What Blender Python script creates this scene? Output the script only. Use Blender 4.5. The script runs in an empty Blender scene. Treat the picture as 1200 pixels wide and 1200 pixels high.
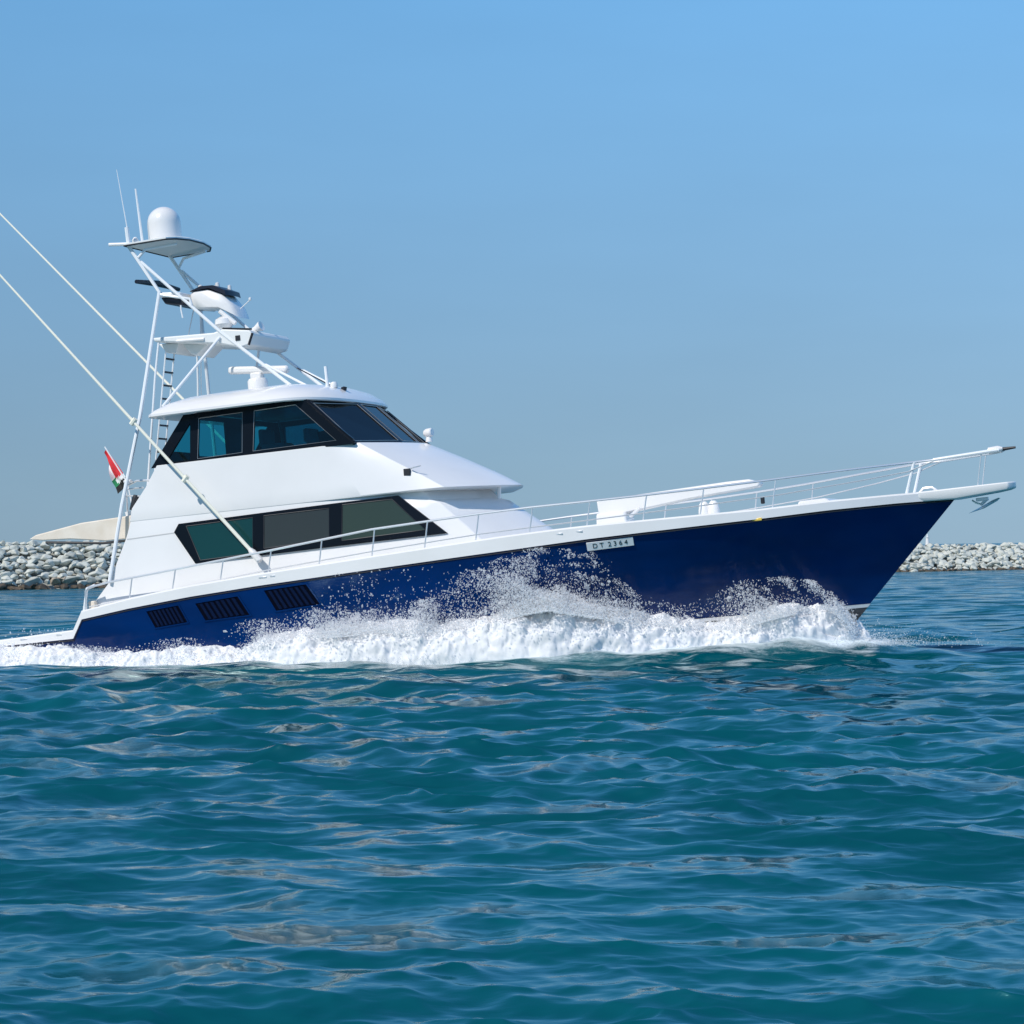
import bpy, bmesh, math, random
import numpy as np
from mathutils import Vector, Matrix, noise
from mathutils.geometry import tessellate_polygon
R = math.radians
S = bpy.context.scene
COL = S.collection
random.seed(7); RNG = np.random.default_rng(11)

# ------------------------------------------------------------------ camera
F = 2790.0; CAM_H = 2.0
cam = bpy.data.cameras.new('camera'); cam_o = bpy.data.objects.new('camera', cam); COL.objects.link(cam_o)
cam.sensor_width = 36; cam.lens = 36*F/1200; cam.clip_start = 0.5; cam.clip_end = 30000
_p = math.atan(44/F); _r = R(0.8)
fwd = Vector((0, math.cos(_p), math.sin(_p))); up0 = Vector((0, -math.sin(_p), math.cos(_p))); rt0 = Vector((1, 0, 0))
rt = math.cos(_r)*rt0 - math.sin(_r)*up0; up = math.sin(_r)*rt0 + math.cos(_r)*up0
cam_o.matrix_world = Matrix(((rt.x, up.x, -fwd.x, 0), (rt.y, up.y, -fwd.y, 0), (rt.z, up.z, -fwd.z, CAM_H), (0, 0, 0, 1)))
S.camera = cam_o

# ------------------------------------------------------------------ light
SUN_EL = R(46); SUN_AZ = Vector((-0.70, -0.71, 0)).normalized()
sun_dir = Vector((SUN_AZ.x*math.cos(SUN_EL), SUN_AZ.y*math.cos(SUN_EL), math.sin(SUN_EL)))
w = bpy.data.worlds.new('World'); S.world = w; w.use_nodes = True
nt = w.node_tree; nt.nodes.clear()
out = nt.nodes.new('ShaderNodeOutputWorld'); bg = nt.nodes.new('ShaderNodeBackground')
sky = nt.nodes.new('ShaderNodeTexSky'); sky.sky_type = 'NISHITA'; sky.sun_disc = False
sky.sun_elevation = SUN_EL; sky.sun_rotation = math.atan2(SUN_AZ.x, SUN_AZ.y)
sky.altitude = 0; sky.air_density = 1.0; sky.dust_density = 1.0; sky.ozone_density = 3.0
sky.dust_density = 0.4
# hazy air low over the sea: the sky pales to grey-blue towards the horizon, Nishita blue above
SKYS = 0.065
bg.inputs['Strength'].default_value = SKYS
_tc = nt.nodes.new('ShaderNodeTexCoord'); _sx = nt.nodes.new('ShaderNodeSeparateXYZ'); _cr = nt.nodes.new('ShaderNodeValToRGB')
_mx = nt.nodes.new('ShaderNodeMix'); _mx.data_type = 'RGBA'; _mr = nt.nodes.new('ShaderNodeMapRange'); _sc = nt.nodes.new('ShaderNodeVectorMath'); _sc.operation = 'SCALE'
nt.links.new(_tc.outputs['Generated'], _sx.inputs[0]); nt.links.new(_sx.outputs['Z'], _cr.inputs[0])
e = _cr.color_ramp.elements
e[0].position = 0.0; e[0].color = (.285, .425, .545, 1)
e[1].position = 0.80; e[1].color = (.07, .235, .60, 1)
for p_, c_ in ((.03, (.268, .425, .562, 1)), (.10, (.230, .432, .655, 1)), (.17, (.200, .440, .735, 1)), (.235, (.172, .435, .785, 1)), (.45, (.105, .335, .74, 1))):
    k_ = e.new(p_); k_.color = c_
_sc.inputs['Scale'].default_value = 1.0/SKYS
nt.links.new(_cr.outputs[0], _sc.inputs[0])
_az = nt.nodes.new('ShaderNodeMath'); _az.operation = 'MULTIPLY_ADD'; _az.inputs[1].default_value = .40/SKYS; _az.inputs[2].default_value = 1.0/SKYS   # the air is brighter to the right
nt.links.new(_sx.outputs['X'], _az.inputs[0])
_mp = nt.nodes.new('ShaderNodeMapping'); _mp.inputs['Scale'].default_value = (5, 5, 22); _nz = nt.nodes.new('ShaderNodeTexNoise'); _nz.inputs['Scale'].default_value = 1.4; _nz.inputs['Detail'].default_value = 5
_nm = nt.nodes.new('ShaderNodeMapRange'); _nm.inputs['From Min'].default_value = .3; _nm.inputs['From Max'].default_value = .7; _nm.inputs['To Min'].default_value = .978; _nm.inputs['To Max'].default_value = 1.022   # uneven thin haze
nt.links.new(_tc.outputs['Generated'], _mp.inputs[0]); nt.links.new(_mp.outputs[0], _nz.inputs['Vector']); nt.links.new(_nz.outputs['Fac'], _nm.inputs[0])
_mu = nt.nodes.new('ShaderNodeMath'); _mu.operation = 'MULTIPLY'; nt.links.new(_az.outputs[0], _mu.inputs[0]); nt.links.new(_nm.outputs[0], _mu.inputs[1]); nt.links.new(_mu.outputs[0], _sc.inputs['Scale'])
_mr.inputs['From Min'].default_value = .45; _mr.inputs['From Max'].default_value = 1.0
nt.links.new(_sx.outputs['Z'], _mr.inputs[0]); nt.links.new(_mr.outputs[0], _mx.inputs[0])
nt.links.new(_sc.outputs[0], _mx.inputs[6]); nt.links.new(sky.outputs[0], _mx.inputs[7])
nt.links.new(_mx.outputs[2], bg.inputs[0]); nt.links.new(bg.outputs[0], out.inputs[0])
sl = bpy.data.lights.new('sun', 'SUN'); sl.energy = 3.75; sl.angle = R(0.5); sl.color = (1, .955, .89)
so = bpy.data.objects.new('sun', sl); COL.objects.link(so)
so.rotation_euler = sun_dir.to_track_quat('Z', 'Y').to_euler()
S.view_settings.view_transform = 'Standard'; S.view_settings.look = 'None'
S.view_settings.exposure = 0.0; S.view_settings.gamma = 1.0
S.cycles.sample_clamp_direct = 6; S.cycles.sample_clamp_indirect = 4; S.cycles.max_bounces = 8; S.cycles.transparent_max_bounces = 40; S.cycles.use_denoising = True

# ------------------------------------------------------------------ materials
def mat(name, color, rough=.5, metal=0, spec=.5, coat=0, **kw):
    m = bpy.data.materials.new(name); m.use_nodes = True
    b = m.node_tree.nodes['Principled BSDF']
    b.inputs['Base Color'].default_value = (*color, 1); b.inputs['Roughness'].default_value = rough
    b.inputs['Metallic'].default_value = metal; b.inputs['Specular IOR Level'].default_value = spec
    b.inputs['Coat Weight'].default_value = coat; b.inputs['Coat Roughness'].default_value = .05
    return m
def N(m, t, **kw):
    n = m.node_tree.nodes.new(t)
    for k, v in kw.items(): setattr(n, k, v)
    return n
def L(m, a, b): m.node_tree.links.new(a, b)
def mottle(m, c1, c2, scale, detail=4, coord='Object', stretch=(1, 1, 1), lo=.35, hi=.65, bump=0, bdist=.01):
    b = m.node_tree.nodes['Principled BSDF']
    tc = N(m, 'ShaderNodeTexCoord'); mp = N(m, 'ShaderNodeMapping'); mp.inputs['Scale'].default_value = stretch
    nz = N(m, 'ShaderNodeTexNoise'); nz.inputs['Scale'].default_value = scale; nz.inputs['Detail'].default_value = detail
    cr = N(m, 'ShaderNodeValToRGB'); e = cr.color_ramp.elements
    e[0].position = lo; e[0].color = (*c1, 1); e[1].position = hi; e[1].color = (*c2, 1)
    L(m, tc.outputs[coord], mp.inputs[0]); L(m, mp.outputs[0], nz.inputs['Vector'])
    L(m, nz.outputs['Fac'], cr.inputs[0]); L(m, cr.outputs[0], b.inputs['Base Color'])
    if bump:
        bn = N(m, 'ShaderNodeBump'); bn.inputs['Strength'].default_value = bump; bn.inputs['Distance'].default_value = bdist
        L(m, nz.outputs['Fac'], bn.inputs['Height']); L(m, bn.outputs[0], b.inputs['Normal'])
    return m
WHITE = mottle(mat('white_gelcoat', (.8, .8, .81), .25, coat=.3), (.77, .76, .75), (.82, .808, .80), .7, 3)
OFFWH = mat('white_moulding', (.79, .80, .79), .4)
PIPE = mat('white_painted_tube', (.82, .84, .86), .25)
STEEL = mat('polished_steel', (.82, .82, .83), .35, .6)
RIGM = mat('outrigger_tube', (.88, .85, .72), .3)
BLUE = mottle(mat('blue_gelcoat', (.002, .02, .15), .10, spec=.3), (.0004, .017, .092), (.0007, .024, .125), .5, 4, stretch=(1, 1, 3))
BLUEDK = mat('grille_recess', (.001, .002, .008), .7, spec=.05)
NAVYS = mat('louvre_blue', (.001, .007, .035), .45, spec=.12)
BOTTOM = mottle(mat('antifouling', (.05, .05, .055), .7), (.03, .03, .033), (.08, .08, .085), 2.5)
BLACK = mat('black_frame', (.004, .006, .010), .22, spec=.22)
RUB = mat('rubber_trim', (.015, .016, .022), .5)
GREYSEAM = mat('seam_sealant', (.5, .5, .5), .6)
NAVY = mat('navy_vinyl', (.008, .011, .025), .4)
CREAM = mottle(mat('cream_canvas', (.75, .67, .56), .85), (.72, .63, .52), (.8, .72, .62), 3)
YEL = mat('amber_lens', (.8, .55, .1), .2)
SEAT = mat('pale_vinyl', (.6, .72, .72), .5)
WOOD = mat('dark_interior', (.02, .022, .026), .6)
REDF = mat('red_flag', (.7, .03, .04), .8); GRNF = mat('green_flag', (.02, .25, .1), .8)
WHTF = mat('white_flag', (.8, .8, .8), .8); BLKF = mat('black_flag', (.01, .01, .01), .8)
PLATE = mat('white_plate', (.8, .8, .8), .4); INK = mat('black_lettering', (.02, .02, .022), .5)

def glass_mat(name, tint, refl_rough=.02, through=.85):
    m = bpy.data.materials.new(name); m.use_nodes = True
    t = m.node_tree; t.nodes.clear()
    o = N(m, 'ShaderNodeOutputMaterial'); mx = N(m, 'ShaderNodeMixShader'); tr = N(m, 'ShaderNodeBsdfTransparent')
    gl = N(m, 'ShaderNodeBsdfGlossy'); fr = N(m, 'ShaderNodeFresnel'); fr.inputs[0].default_value = 1.5
    tr.inputs[0].default_value = (*tint, 1); gl.inputs['Roughness'].default_value = refl_rough
    L(m, fr.outputs[0], mx.inputs[0]); L(m, tr.outputs[0], mx.inputs[1]); L(m, gl.outputs[0], mx.inputs[2])
    L(m, mx.outputs[0], o.inputs[0]); return m
GLASS = glass_mat('tinted_glass', (.13, .53, .60))
GLASSF = glass_mat('windshield_glass', (.42, .58, .58))
SAL1 = mat('dark_green_glass', (.006, .045, .045), .06)
SAL2 = mat('glass_over_grey_blind', (.036, .042, .040), .06)
SAL3 = mat('glass_over_olive_blind', (.036, .054, .040), .06)

# ------------------------------------------------------------------ mesh builder
class MB:
    def __init__(s): s.v = []; s.f = []; s.mi = []
    def add(s, vs, fs, mi=0):
        b = len(s.v); s.v += [tuple(v) for v in vs]
        for f in fs: s.f.append([b+i for i in f]); s.mi.append(mi)
        return s
    def box(s, c, d, rot=None, mi=0):
        x, y, z = [k/2 for k in d]
        vs = [Vector((sx*x, sy*y, sz*z)) for sx in (-1, 1) for sy in (-1, 1) for sz in (-1, 1)]
        if rot is not None: vs = [rot @ v for v in vs]
        vs = [v+Vector(c) for v in vs]
        return s.add(vs, [(0, 1, 3, 2), (4, 6, 7, 5), (0, 4, 5, 1), (2, 3, 7, 6), (0, 2, 6, 4), (1, 5, 7, 3)], mi)
    def tube(s, pts, r, n=8, cap=True, mi=0):
        pts = [Vector(p) for p in pts]; k = len(pts)
        rr = r if isinstance(r, (list, tuple)) else [r]*k
        vs = []; 
        t0 = (pts[1]-pts[0]).normalized()
        a = t0.orthogonal().normalized()
        for i, p in enumerate(pts):
            if i == 0: t = t0
            elif i == k-1: t = (pts[-1]-pts[-2]).normalized()
            else: t = ((pts[i]-pts[i-1]).normalized()+(pts[i+1]-pts[i]).normalized()).normalized()
            a = (a-t*a.dot(t)).normalized(); b = t.cross(a)
            for j in range(n):
                q = 2*math.pi*j/n; vs.append(p+rr[i]*(a*math.cos(q)+b*math.sin(q)))
        fs = [(i*n+j, i*n+(j+1) % n, (i+1)*n+(j+1) % n, (i+1)*n+j) for i in range(k-1) for j in range(n)]
        if cap: fs += [tuple(range(n-1, -1, -1)), tuple((k-1)*n+j for j in range(n))]
        return s.add(vs, fs, mi)
    def loft(s, rings, cap=(True, True), closed=True, mi=0):
        n = len(rings[0]); vs = [v for r in rings for v in r]
        m = n if closed else n-1
        fs = [(i*n+j, i*n+(j+1) % n, (i+1)*n+(j+1) % n, (i+1)*n+j) for i in range(len(rings)-1) for j in range(m)]
        if cap[0]: fs.append(tuple(range(n-1, -1, -1)))
        if cap[1]: fs.append(tuple((len(rings)-1)*n+j for j in range(n)))
        return s.add(vs, fs, mi)
    def lathe(s, c, prof, n=24, axis=Vector((0, 0, 1)), mi=0):
        q = Vector((0, 0, 1)).rotation_difference(Vector(axis).normalized()); c = Vector(c)
        rings = [[c+q @ Vector((r*math.cos(2*math.pi*j/n), r*math.sin(2*math.pi*j/n), z)) for j in range(n)] for r, z in prof]
        return s.loft(rings, mi=mi)
    def prism(s, prof, fn0, fn1, mi=0):          # 2-D outline, two mappings to 3-D
        return s.loft([[fn0(*p) for p in prof], [fn1(*p) for p in prof]], mi=mi)
    def plate(s, outer, holes, fn0, fn1, mi=0):  # outline with holes, given thickness by two mappings
        loops = [[Vector((a, b, 0)) for a, b in l] for l in [outer]+holes]
        tris = tessellate_polygon(loops); flat = [p for l in [outer]+holes for p in l]; n = len(flat)
        s_v = [fn0(*p) for p in flat]+[fn1(*p) for p in flat]
        fs = [tuple(t) for t in tris]+[tuple(i+n for i in reversed(t)) for t in tris]
        o = 0
        for l in [outer]+holes:
            k = len(l)
            for i in range(k): fs.append((o+i, o+(i+1) % k, n+o+(i+1) % k, n+o+i))
            o += k
        return s.add(s_v, fs, mi)
    def sheet(s, outer, holes, xs, fn0, fn1, mi=0):   # like plate, cut at xs so that it follows a curved side
        loops = [[Vector((a, b, 0)) for a, b in l] for l in [outer]+holes]
        bm = bmesh.new(); flat = [bm.verts.new(p) for l in loops for p in l]
        for t in tessellate_polygon(loops):
            try: bm.faces.new([flat[i] for i in t])
            except ValueError: pass
        for x in xs: bmesh.ops.bisect_plane(bm, geom=bm.verts[:]+bm.edges[:]+bm.faces[:], plane_co=(x, 0, 0), plane_no=(1, 0, 0))
        for z in (2.5, 2.7, 2.83, 2.93, 3.0): bmesh.ops.bisect_plane(bm, geom=bm.verts[:]+bm.edges[:]+bm.faces[:], plane_co=(0, z, 0), plane_no=(0, 1, 0))
        bm.verts.index_update(); n = len(bm.verts); P = [v.co.copy() for v in bm.verts]
        vs = [fn0(p.x, p.y) for p in P]+[fn1(p.x, p.y) for p in P]
        fs = [[v.index+n for v in f.verts] for f in bm.faces]
        fs += [(e.verts[0].index, e.verts[1].index, n+e.verts[1].index, n+e.verts[0].index) for e in bm.edges if len(e.link_faces) == 1]
        bm.free(); return s.add(vs, fs, mi)
    def build(s, name, mats, parent=None, smooth=35, bevel=0, fix=True):
        me = bpy.data.meshes.new(name); me.from_pydata(s.v, [], s.f)
        mats = mats if isinstance(mats, (list, tuple)) else [mats]
        for m in mats: me.materials.append(m)
        me.polygons.foreach_set('material_index', s.mi)
        if fix:
            bm = bmesh.new(); bm.from_mesh(me); bmesh.ops.remove_doubles(bm, verts=bm.verts, dist=1e-5)
            bmesh.ops.recalc_face_normals(bm, faces=bm.faces); bm.to_mesh(me); bm.free()
        me.polygons.foreach_set('use_smooth', [smooth > 0]*len(me.polygons))
        if smooth > 0: me.set_sharp_from_angle(angle=R(smooth))
        me.update()
        o = bpy.data.objects.new(name, me); COL.objects.link(o)
        if parent: o.parent = parent
        if bevel:
            b = o.modifiers.new('bevel', 'BEVEL'); b.width = bevel; b.segments = 2; b.limit_method = 'ANGLE'; b.angle_limit = R(35)
        return o
def tag(o, label=None, cat=None, group=None, kind=None):
    if label: o['label'] = label
    if cat: o['category'] = cat
    if group: o['group'] = group
    if kind: o['kind'] = kind
    return o
def npmesh(name, verts, faces, m, smooth=True, kind=None, parent=None):
    me = bpy.data.meshes.new(name); k = faces.shape[1]
    me.vertices.add(len(verts)); me.vertices.foreach_set('co', verts.astype(np.float32).ravel())
    me.loops.add(faces.size); me.loops.foreach_set('vertex_index', faces.astype(np.int32).ravel())
    me.polygons.add(len(faces)); me.polygons.foreach_set('loop_start', np.arange(0, faces.size, k, dtype=np.int32))
    me.polygons.foreach_set('use_smooth', np.full(len(faces), smooth))
    me.materials.append(m); me.update(calc_edges=True); me.validate()
    o = bpy.data.objects.new(name, me); COL.objects.link(o)
    if kind: o['kind'] = kind
    if parent: o.parent = parent
    return o
def lerp(tab, x):
    return float(np.interp(x, [a for a, _ in tab], [b for _, b in tab]))
def grid_faces(nr, nc, wrap=False):
    i = np.arange(nr-1)[:, None]; j = np.arange(nc if wrap else nc-1)[None, :]; j2 = (j+1) % nc
    return np.stack([i*nc+j, i*nc+j2, (i+1)*nc+j2, (i+1)*nc+j], -1).reshape(-1, 4)

# ------------------------------------------------------------------ sea
AZ = R(20)                                   # boat heading: bow to the right and towards the viewer
HX, HY = math.cos(AZ), -math.sin(AZ)         # forward
PX, PY = math.sin(AZ), math.cos(AZ)          # port
BOAT = (0, 45.0)
def to_world(X, Y):                          # boat plan coordinates -> world
    return BOAT[0]+X*HX+Y*PX, BOAT[1]+X*HY+Y*PY
def hull_y(X):                               # plan half-breadth near the waterline
    X = np.asarray(X, float)
    t = np.clip((X+2.5)/9.3, 0, 1); return 2.58*(1-t**1.75)
def make_sea():
    da = .00055
    dense = np.arange(-.275, .275, da)
    grow = []; a = .275; st = da
    while a < math.pi: st = min(st*1.25, .12); a += st; grow.append(a)
    grow = np.array([g for g in grow if g < math.pi-.06])
    ang = np.concatenate([-grow[::-1], dense, grow, [math.pi]])
    yy = np.arange(640, 7, -.85); r1 = F*CAM_H/yy
    r0 = np.geomspace(1.2, r1[0]*.985, 60); r2 = np.geomspace(r1[-1]*1.06, 14000, 30)
    r = np.concatenate([r0, r1, r2]); dr = np.gradient(r)
    Rr, A = np.meshgrid(r, ang, indexing='ij')
    x = (Rr*np.sin(A)).astype(np.float32); y = (Rr*np.cos(A)).astype(np.float32)
    sp = np.maximum(dr[:, None], 0*A).astype(np.float32)
    spA = (Rr*np.gradient(ang)[None, :]).astype(np.float32)
    sp = np.maximum(sp, spA*.6)
    h = np.zeros_like(x); ox = np.zeros_like(x); oy = np.zeros_like(x)
    rng = np.random.default_rng(5)
    n = 260
    lam = np.geomspace(.10, 7.0, n)*rng.uniform(.95, 1.05, n)
    th = np.where(rng.uniform(0, 1, n) < .6, R(228), R(308))+rng.normal(0, 1, n)*np.interp(lam, [.12, .5, 1.2, 4], [.75, .55, .45, .4])
    ph = rng.uniform(0, 2*np.pi, n)
    slope = .0145*np.interp(np.log(lam), np.log([.10, .2, .4, .7, 1.1, 1.8, 3.0, 4.5, 7.0]), [1.3, 1.9, 2.2, 2.1, 1.7, 1.2, .7, .45, .2])
    for i in range(n):
        k = 2*np.pi/lam[i]; a = slope[i]/k
        dx, dy = math.cos(th[i]), math.sin(th[i])
        t = np.clip((lam[i]/(2.6*sp)-.7)/.8, 0, 1); att = (t*t*(3-2*t)).astype(np.float32)
        rows = np.where(att.max(1) > 0)[0]
        if len(rows) == 0: continue
        lo, hi = rows[0], rows[-1]+1
        arg = np.float32(k)*(x[lo:hi]*np.float32(dx)+y[lo:hi]*np.float32(dy))+np.float32(ph[i])
        at = att[lo:hi]*np.float32(a); sn = np.sin(arg)
        h[lo:hi] += at*np.cos(arg); ox[lo:hi] -= 1.1*dx*at*sn; oy[lo:hi] -= 1.1*dy*at*sn
    # gusts: patches of rougher and calmer water
    g = np.ones_like(x)
    for (kx, ky, p, am) in [(.11, .23, 1., .18), (-.19, .13, 2.2, .16), (.35, .31, .4, .13), (.07, -.41, 4., .13)]:
        g += am*np.sin(kx*x+ky*y+p)
    h *= g; hw = h.copy()
    lost = np.zeros_like(x)
    for i in range(n):
        t = np.clip((lam[i]/(2.6*sp[:, :1])-.7)/.8, 0, 1); lost += ((1-t*t*(3-2*t))*slope[i]**2/2).astype(np.float32)
    lod = np.sqrt(lost+.05**2)
    # the boat's own waves
    rx, ry = x-BOAT[0], y-BOAT[1]
    X = rx*HX+ry*HY; Y = rx*PX+ry*PY
    hy = hull_y(np.clip(X, -11.5, 6.8))
    side = np.abs(Y)-hy
    bow = np.interp(X, [-12, -9, -4, 0, 3, 6, 7.2, 9], [-.12, -.12, -.03, .03, .10, .22, .22, 0])
    h += bow*np.exp(-(np.maximum(side, 0)/1.5)**2)*(np.abs(X) < 14)
    dist = np.abs(Y)-(.5+(7.2-X)*.40)        # diverging bow wave
    h += .20*np.exp(-(dist/.55)**2)*np.clip((7.6-X)/1.5, 0, 1)*np.exp(-np.clip(7-X, 0, 40)/7)
    oy -= .3*hw                              # the wavelets lean downwind, towards the viewer
    V = np.stack([x+ox, y+oy, h], -1).reshape(-1, 3)
    foam = np.exp(-(np.maximum(side-.4, 0)/1.5)**1.5)*np.clip((7.6-X)/.6, 0, 1)
    foam = np.maximum(foam, .9*np.clip((-X-10)/1.5, 0, 1)*np.exp(-(Y/3.2)**4))
    foam = np.maximum(foam, .55*np.exp(-((dist+.25)/.5)**2)*np.clip((7.6-X)/1., 0, 1)*np.exp(-np.clip(7-X, 0, 40)/6))
    fs = grid_faces(len(r), len(ang), True)
    nV = len(V); V = np.concatenate([V, [[0, 0, 0]]])
    m = sea_mat()
    o = npmesh('sea', V, fs[:, ::-1], m, True, 'structure')
    me = o.data
    at = me.attributes.new('foam', 'FLOAT', 'POINT'); at.data.foreach_set('value', np.concatenate([foam.ravel(), [0]]).astype(np.float32))
    at = me.attributes.new('ripple', 'FLOAT', 'POINT'); at.data.foreach_set('value', np.concatenate([lod.ravel(), [0]]).astype(np.float32))
    return o
def sea_mat():
    m = mat('sea_water', (.0, .05, .085), 0.11, spec=.5)
    b = m.node_tree.nodes['Principled BSDF']; b.inputs['IOR'].default_value = 1.9; b.inputs['Specular Tint'].default_value = (.35, .95, 1, 1)
    tc = N(m, 'ShaderNodeTexCoord')
    # fine ripples
    h = None
    for sc, st, dist in (((.6, 1.4, 1), 3.2, .008), ((.6, 1.5, 1), 7.0, .0045), ((.7, 1.4, 1), 16., .0022)):
        mp = N(m, 'ShaderNodeMapping'); mp.inputs['Scale'].default_value = sc; mp.inputs['Rotation'].default_value = (0, 0, R(12))
        nz = N(m, 'ShaderNodeTexNoise'); nz.inputs['Scale'].default_value = st; nz.inputs['Detail'].default_value = 3; nz.inputs['Roughness'].default_value = .55
        bn = N(m, 'ShaderNodeBump'); bn.inputs['Strength'].default_value = .8; bn.inputs['Distance'].default_value = dist
        L(m, tc.outputs['Object'], mp.inputs[0]); L(m, mp.outputs[0], nz.inputs['Vector']); L(m, nz.outputs['Fac'], bn.inputs['Height'])
        if h: L(m, h.outputs[0], bn.inputs['Normal'])
        h = bn
    # wavelets too small for the mesh: tilt the normal by a cross-wind noise in proportion to the slope the mesh leaves out
    la = N(m, 'ShaderNodeAttribute', attribute_name='ripple')
    mp = N(m, 'ShaderNodeMapping'); mp.inputs['Scale'].default_value = (.55, 1.25, 1); mp.inputs['Rotation'].default_value = (0, 0, R(8))
    nz = N(m, 'ShaderNodeTexNoise'); nz.inputs['Scale'].default_value = 1.1; nz.inputs['Detail'].default_value = 4; nz.inputs['Roughness'].default_value = .6
    L(m, tc.outputs['Object'], mp.inputs[0]); L(m, mp.outputs[0], nz.inputs['Vector'])
    sb = N(m, 'ShaderNodeVectorMath', operation='SUBTRACT'); L(m, nz.outputs['Color'], sb.inputs[0]); sb.inputs[1].default_value = (.5, .5, .5)
    ml = N(m, 'ShaderNodeVectorMath', operation='MULTIPLY'); L(m, sb.outputs[0], ml.inputs[0]); ml.inputs[1].default_value = (5, 9, 0)
    bs = N(m, 'ShaderNodeVectorMath', operation='ADD'); L(m, ml.outputs[0], bs.inputs[0]); bs.inputs[1].default_value = (0, -.6, 0)
    sc = N(m, 'ShaderNodeVectorMath', operation='SCALE'); L(m, bs.outputs[0], sc.inputs[0]); L(m, la.outputs['Fac'], sc.inputs['Scale'])
    av = N(m, 'ShaderNodeVectorMath', operation='ADD'); L(m, h.outputs[0], av.inputs[0]); L(m, sc.outputs[0], av.inputs[1])
    nv = N(m, 'ShaderNodeVectorMath', operation='NORMALIZE'); L(m, av.outputs[0], nv.inputs[0])
    L(m, nv.outputs[0], b.inputs['Normal'])
    # colour of the water body, with broad patches
    nz = N(m, 'ShaderNodeTexNoise'); nz.inputs['Scale'].default_value = .12; nz.inputs['Detail'].default_value = 3
    cr = N(m, 'ShaderNodeValToRGB'); e = cr.color_ramp.elements
    e[0].position = .35; e[0].color = (.0, .056, .074, 1); e[1].position = .7; e[1].color = (.0, .088, .112, 1)
    L(m, tc.outputs['Object'], nz.inputs['Vector']); L(m, nz.outputs['Fac'], cr.inputs[0])
    # foam left on the water beside the boat
    at = N(m, 'ShaderNodeAttribute', attribute_name='foam')
    n2 = N(m, 'ShaderNodeTexNoise'); n2.inputs['Scale'].default_value = 2.2; n2.inputs['Detail'].default_value = 6; n2.inputs['Roughness'].default_value = .7
    mp = N(m, 'ShaderNodeMapping'); mp.inputs['Scale'].default_value = (.6, 1.2, 1); mp.inputs['Rotation'].default_value = (0, 0, R(20))
    L(m, tc.outputs['Object'], mp.inputs[0]); L(m, mp.outputs[0], n2.inputs['Vector'])
    fm = N(m, 'ShaderNodeMath', operation='MULTIPLY'); L(m, at.outputs['Fac'], fm.inputs[0]); fm.inputs[1].default_value = .78
    ad = N(m, 'ShaderNodeMath', operation='ADD'); L(m, fm.outputs[0], ad.inputs[0]); L(m, n2.outputs['Fac'], ad.inputs[1])
    mr = N(m, 'ShaderNodeMapRange'); mr.inputs['From Min'].default_value = 1.0; mr.inputs['From Max'].default_value = 1.35
    L(m, ad.outputs[0], mr.inputs[0])
    mx = N(m, 'ShaderNodeMix', data_type='RGBA'); L(m, mr.outputs[0], mx.inputs[0]); L(m, cr.outputs[0], mx.inputs[6]); mx.inputs[7].default_value = (.75, .8, .82, 1)
    L(m, mx.outputs[2], b.inputs['Base Color'])
    rr = N(m, 'ShaderNodeMapRange'); rr.inputs['To Min'].default_value = .11; rr.inputs['To Max'].default_value = .7
    L(m, mr.outputs[0], rr.inputs[0]); L(m, rr.outputs[0], b.inputs['Roughness'])
    return m
make_sea()

# ------------------------------------------------------------------ breakwater
BW0 = Vector((-30, 142.2, 0)); BWD = Vector((.904, .427, 0)).normalized(); BWN = Vector((BWD.y, -BWD.x, 0))   # towards the camera
def crest(s): return float(np.interp(s, [-150, -20, 0, 8, 30, 60, 75, 260], [3.2, 3.0, 2.85, 2.75, 2.5, 2.1, 2.0, 2.0]))
def rock_mat(name, c1, c2, c3):
    m = mat(name, c1, .85)
    b = m.node_tree.nodes['Principled BSDF']
    oi = N(m, 'ShaderNodeObjectInfo'); tc = N(m, 'ShaderNodeTexCoord')
    nz = N(m, 'ShaderNodeTexNoise'); nz.inputs['Scale'].default_value = 3.5; nz.inputs['Detail'].default_value = 6
    n2 = N(m, 'ShaderNodeTexNoise'); n2.inputs['Scale'].default_value = 1.3; n2.inputs['Detail'].default_value = 1
    gm = N(m, 'ShaderNodeNewGeometry'); L(m, gm.outputs['Position'], n2.inputs['Vector']); L(m, gm.outputs['Position'], nz.inputs['Vector'])
    ad = N(m, 'ShaderNodeMath', operation='ADD'); L(m, nz.outputs['Fac'], ad.inputs[0]); L(m, n2.outputs['Fac'], ad.inputs[1])
    cr = N(m, 'ShaderNodeValToRGB'); e = cr.color_ramp.elements
    e[0].position = .72; e[0].color = (*c1, 1); e[1].position = 1.0; e[1].color = (*c2, 1)
    k = e.new(1.25/1.3 if False else .9); k.color = (*c3, 1)
    L(m, ad.outputs[0], cr.inputs[0]); L(m, cr.outputs[0], b.inputs['Base Color'])
    bn = N(m, 'ShaderNodeBump'); bn.inputs['Strength'].default_value = .6; bn.inputs['Distance'].default_value = .05
    L(m, nz.outputs['Fac'], bn.inputs['Height']); L(m, bn.outputs[0], b.inputs['Normal'])
    return m
ROCK = rock_mat('pale_rock', (.36, .37, .33), (.58, .59, .53), (.47, .48, .43))
TAN = rock_mat('tan_rock', (.34, .27, .2), (.5, .42, .33), (.42, .35, .27))
WET = rock_mat('wet_rock', (.045, .035, .025), (.11, .085, .06), (.07, .055, .04))
CORE = mottle(mat('rubble_core', (.2, .2, .18), .9), (.32, .32, .29), (.45, .45, .41), 1.2)
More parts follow.
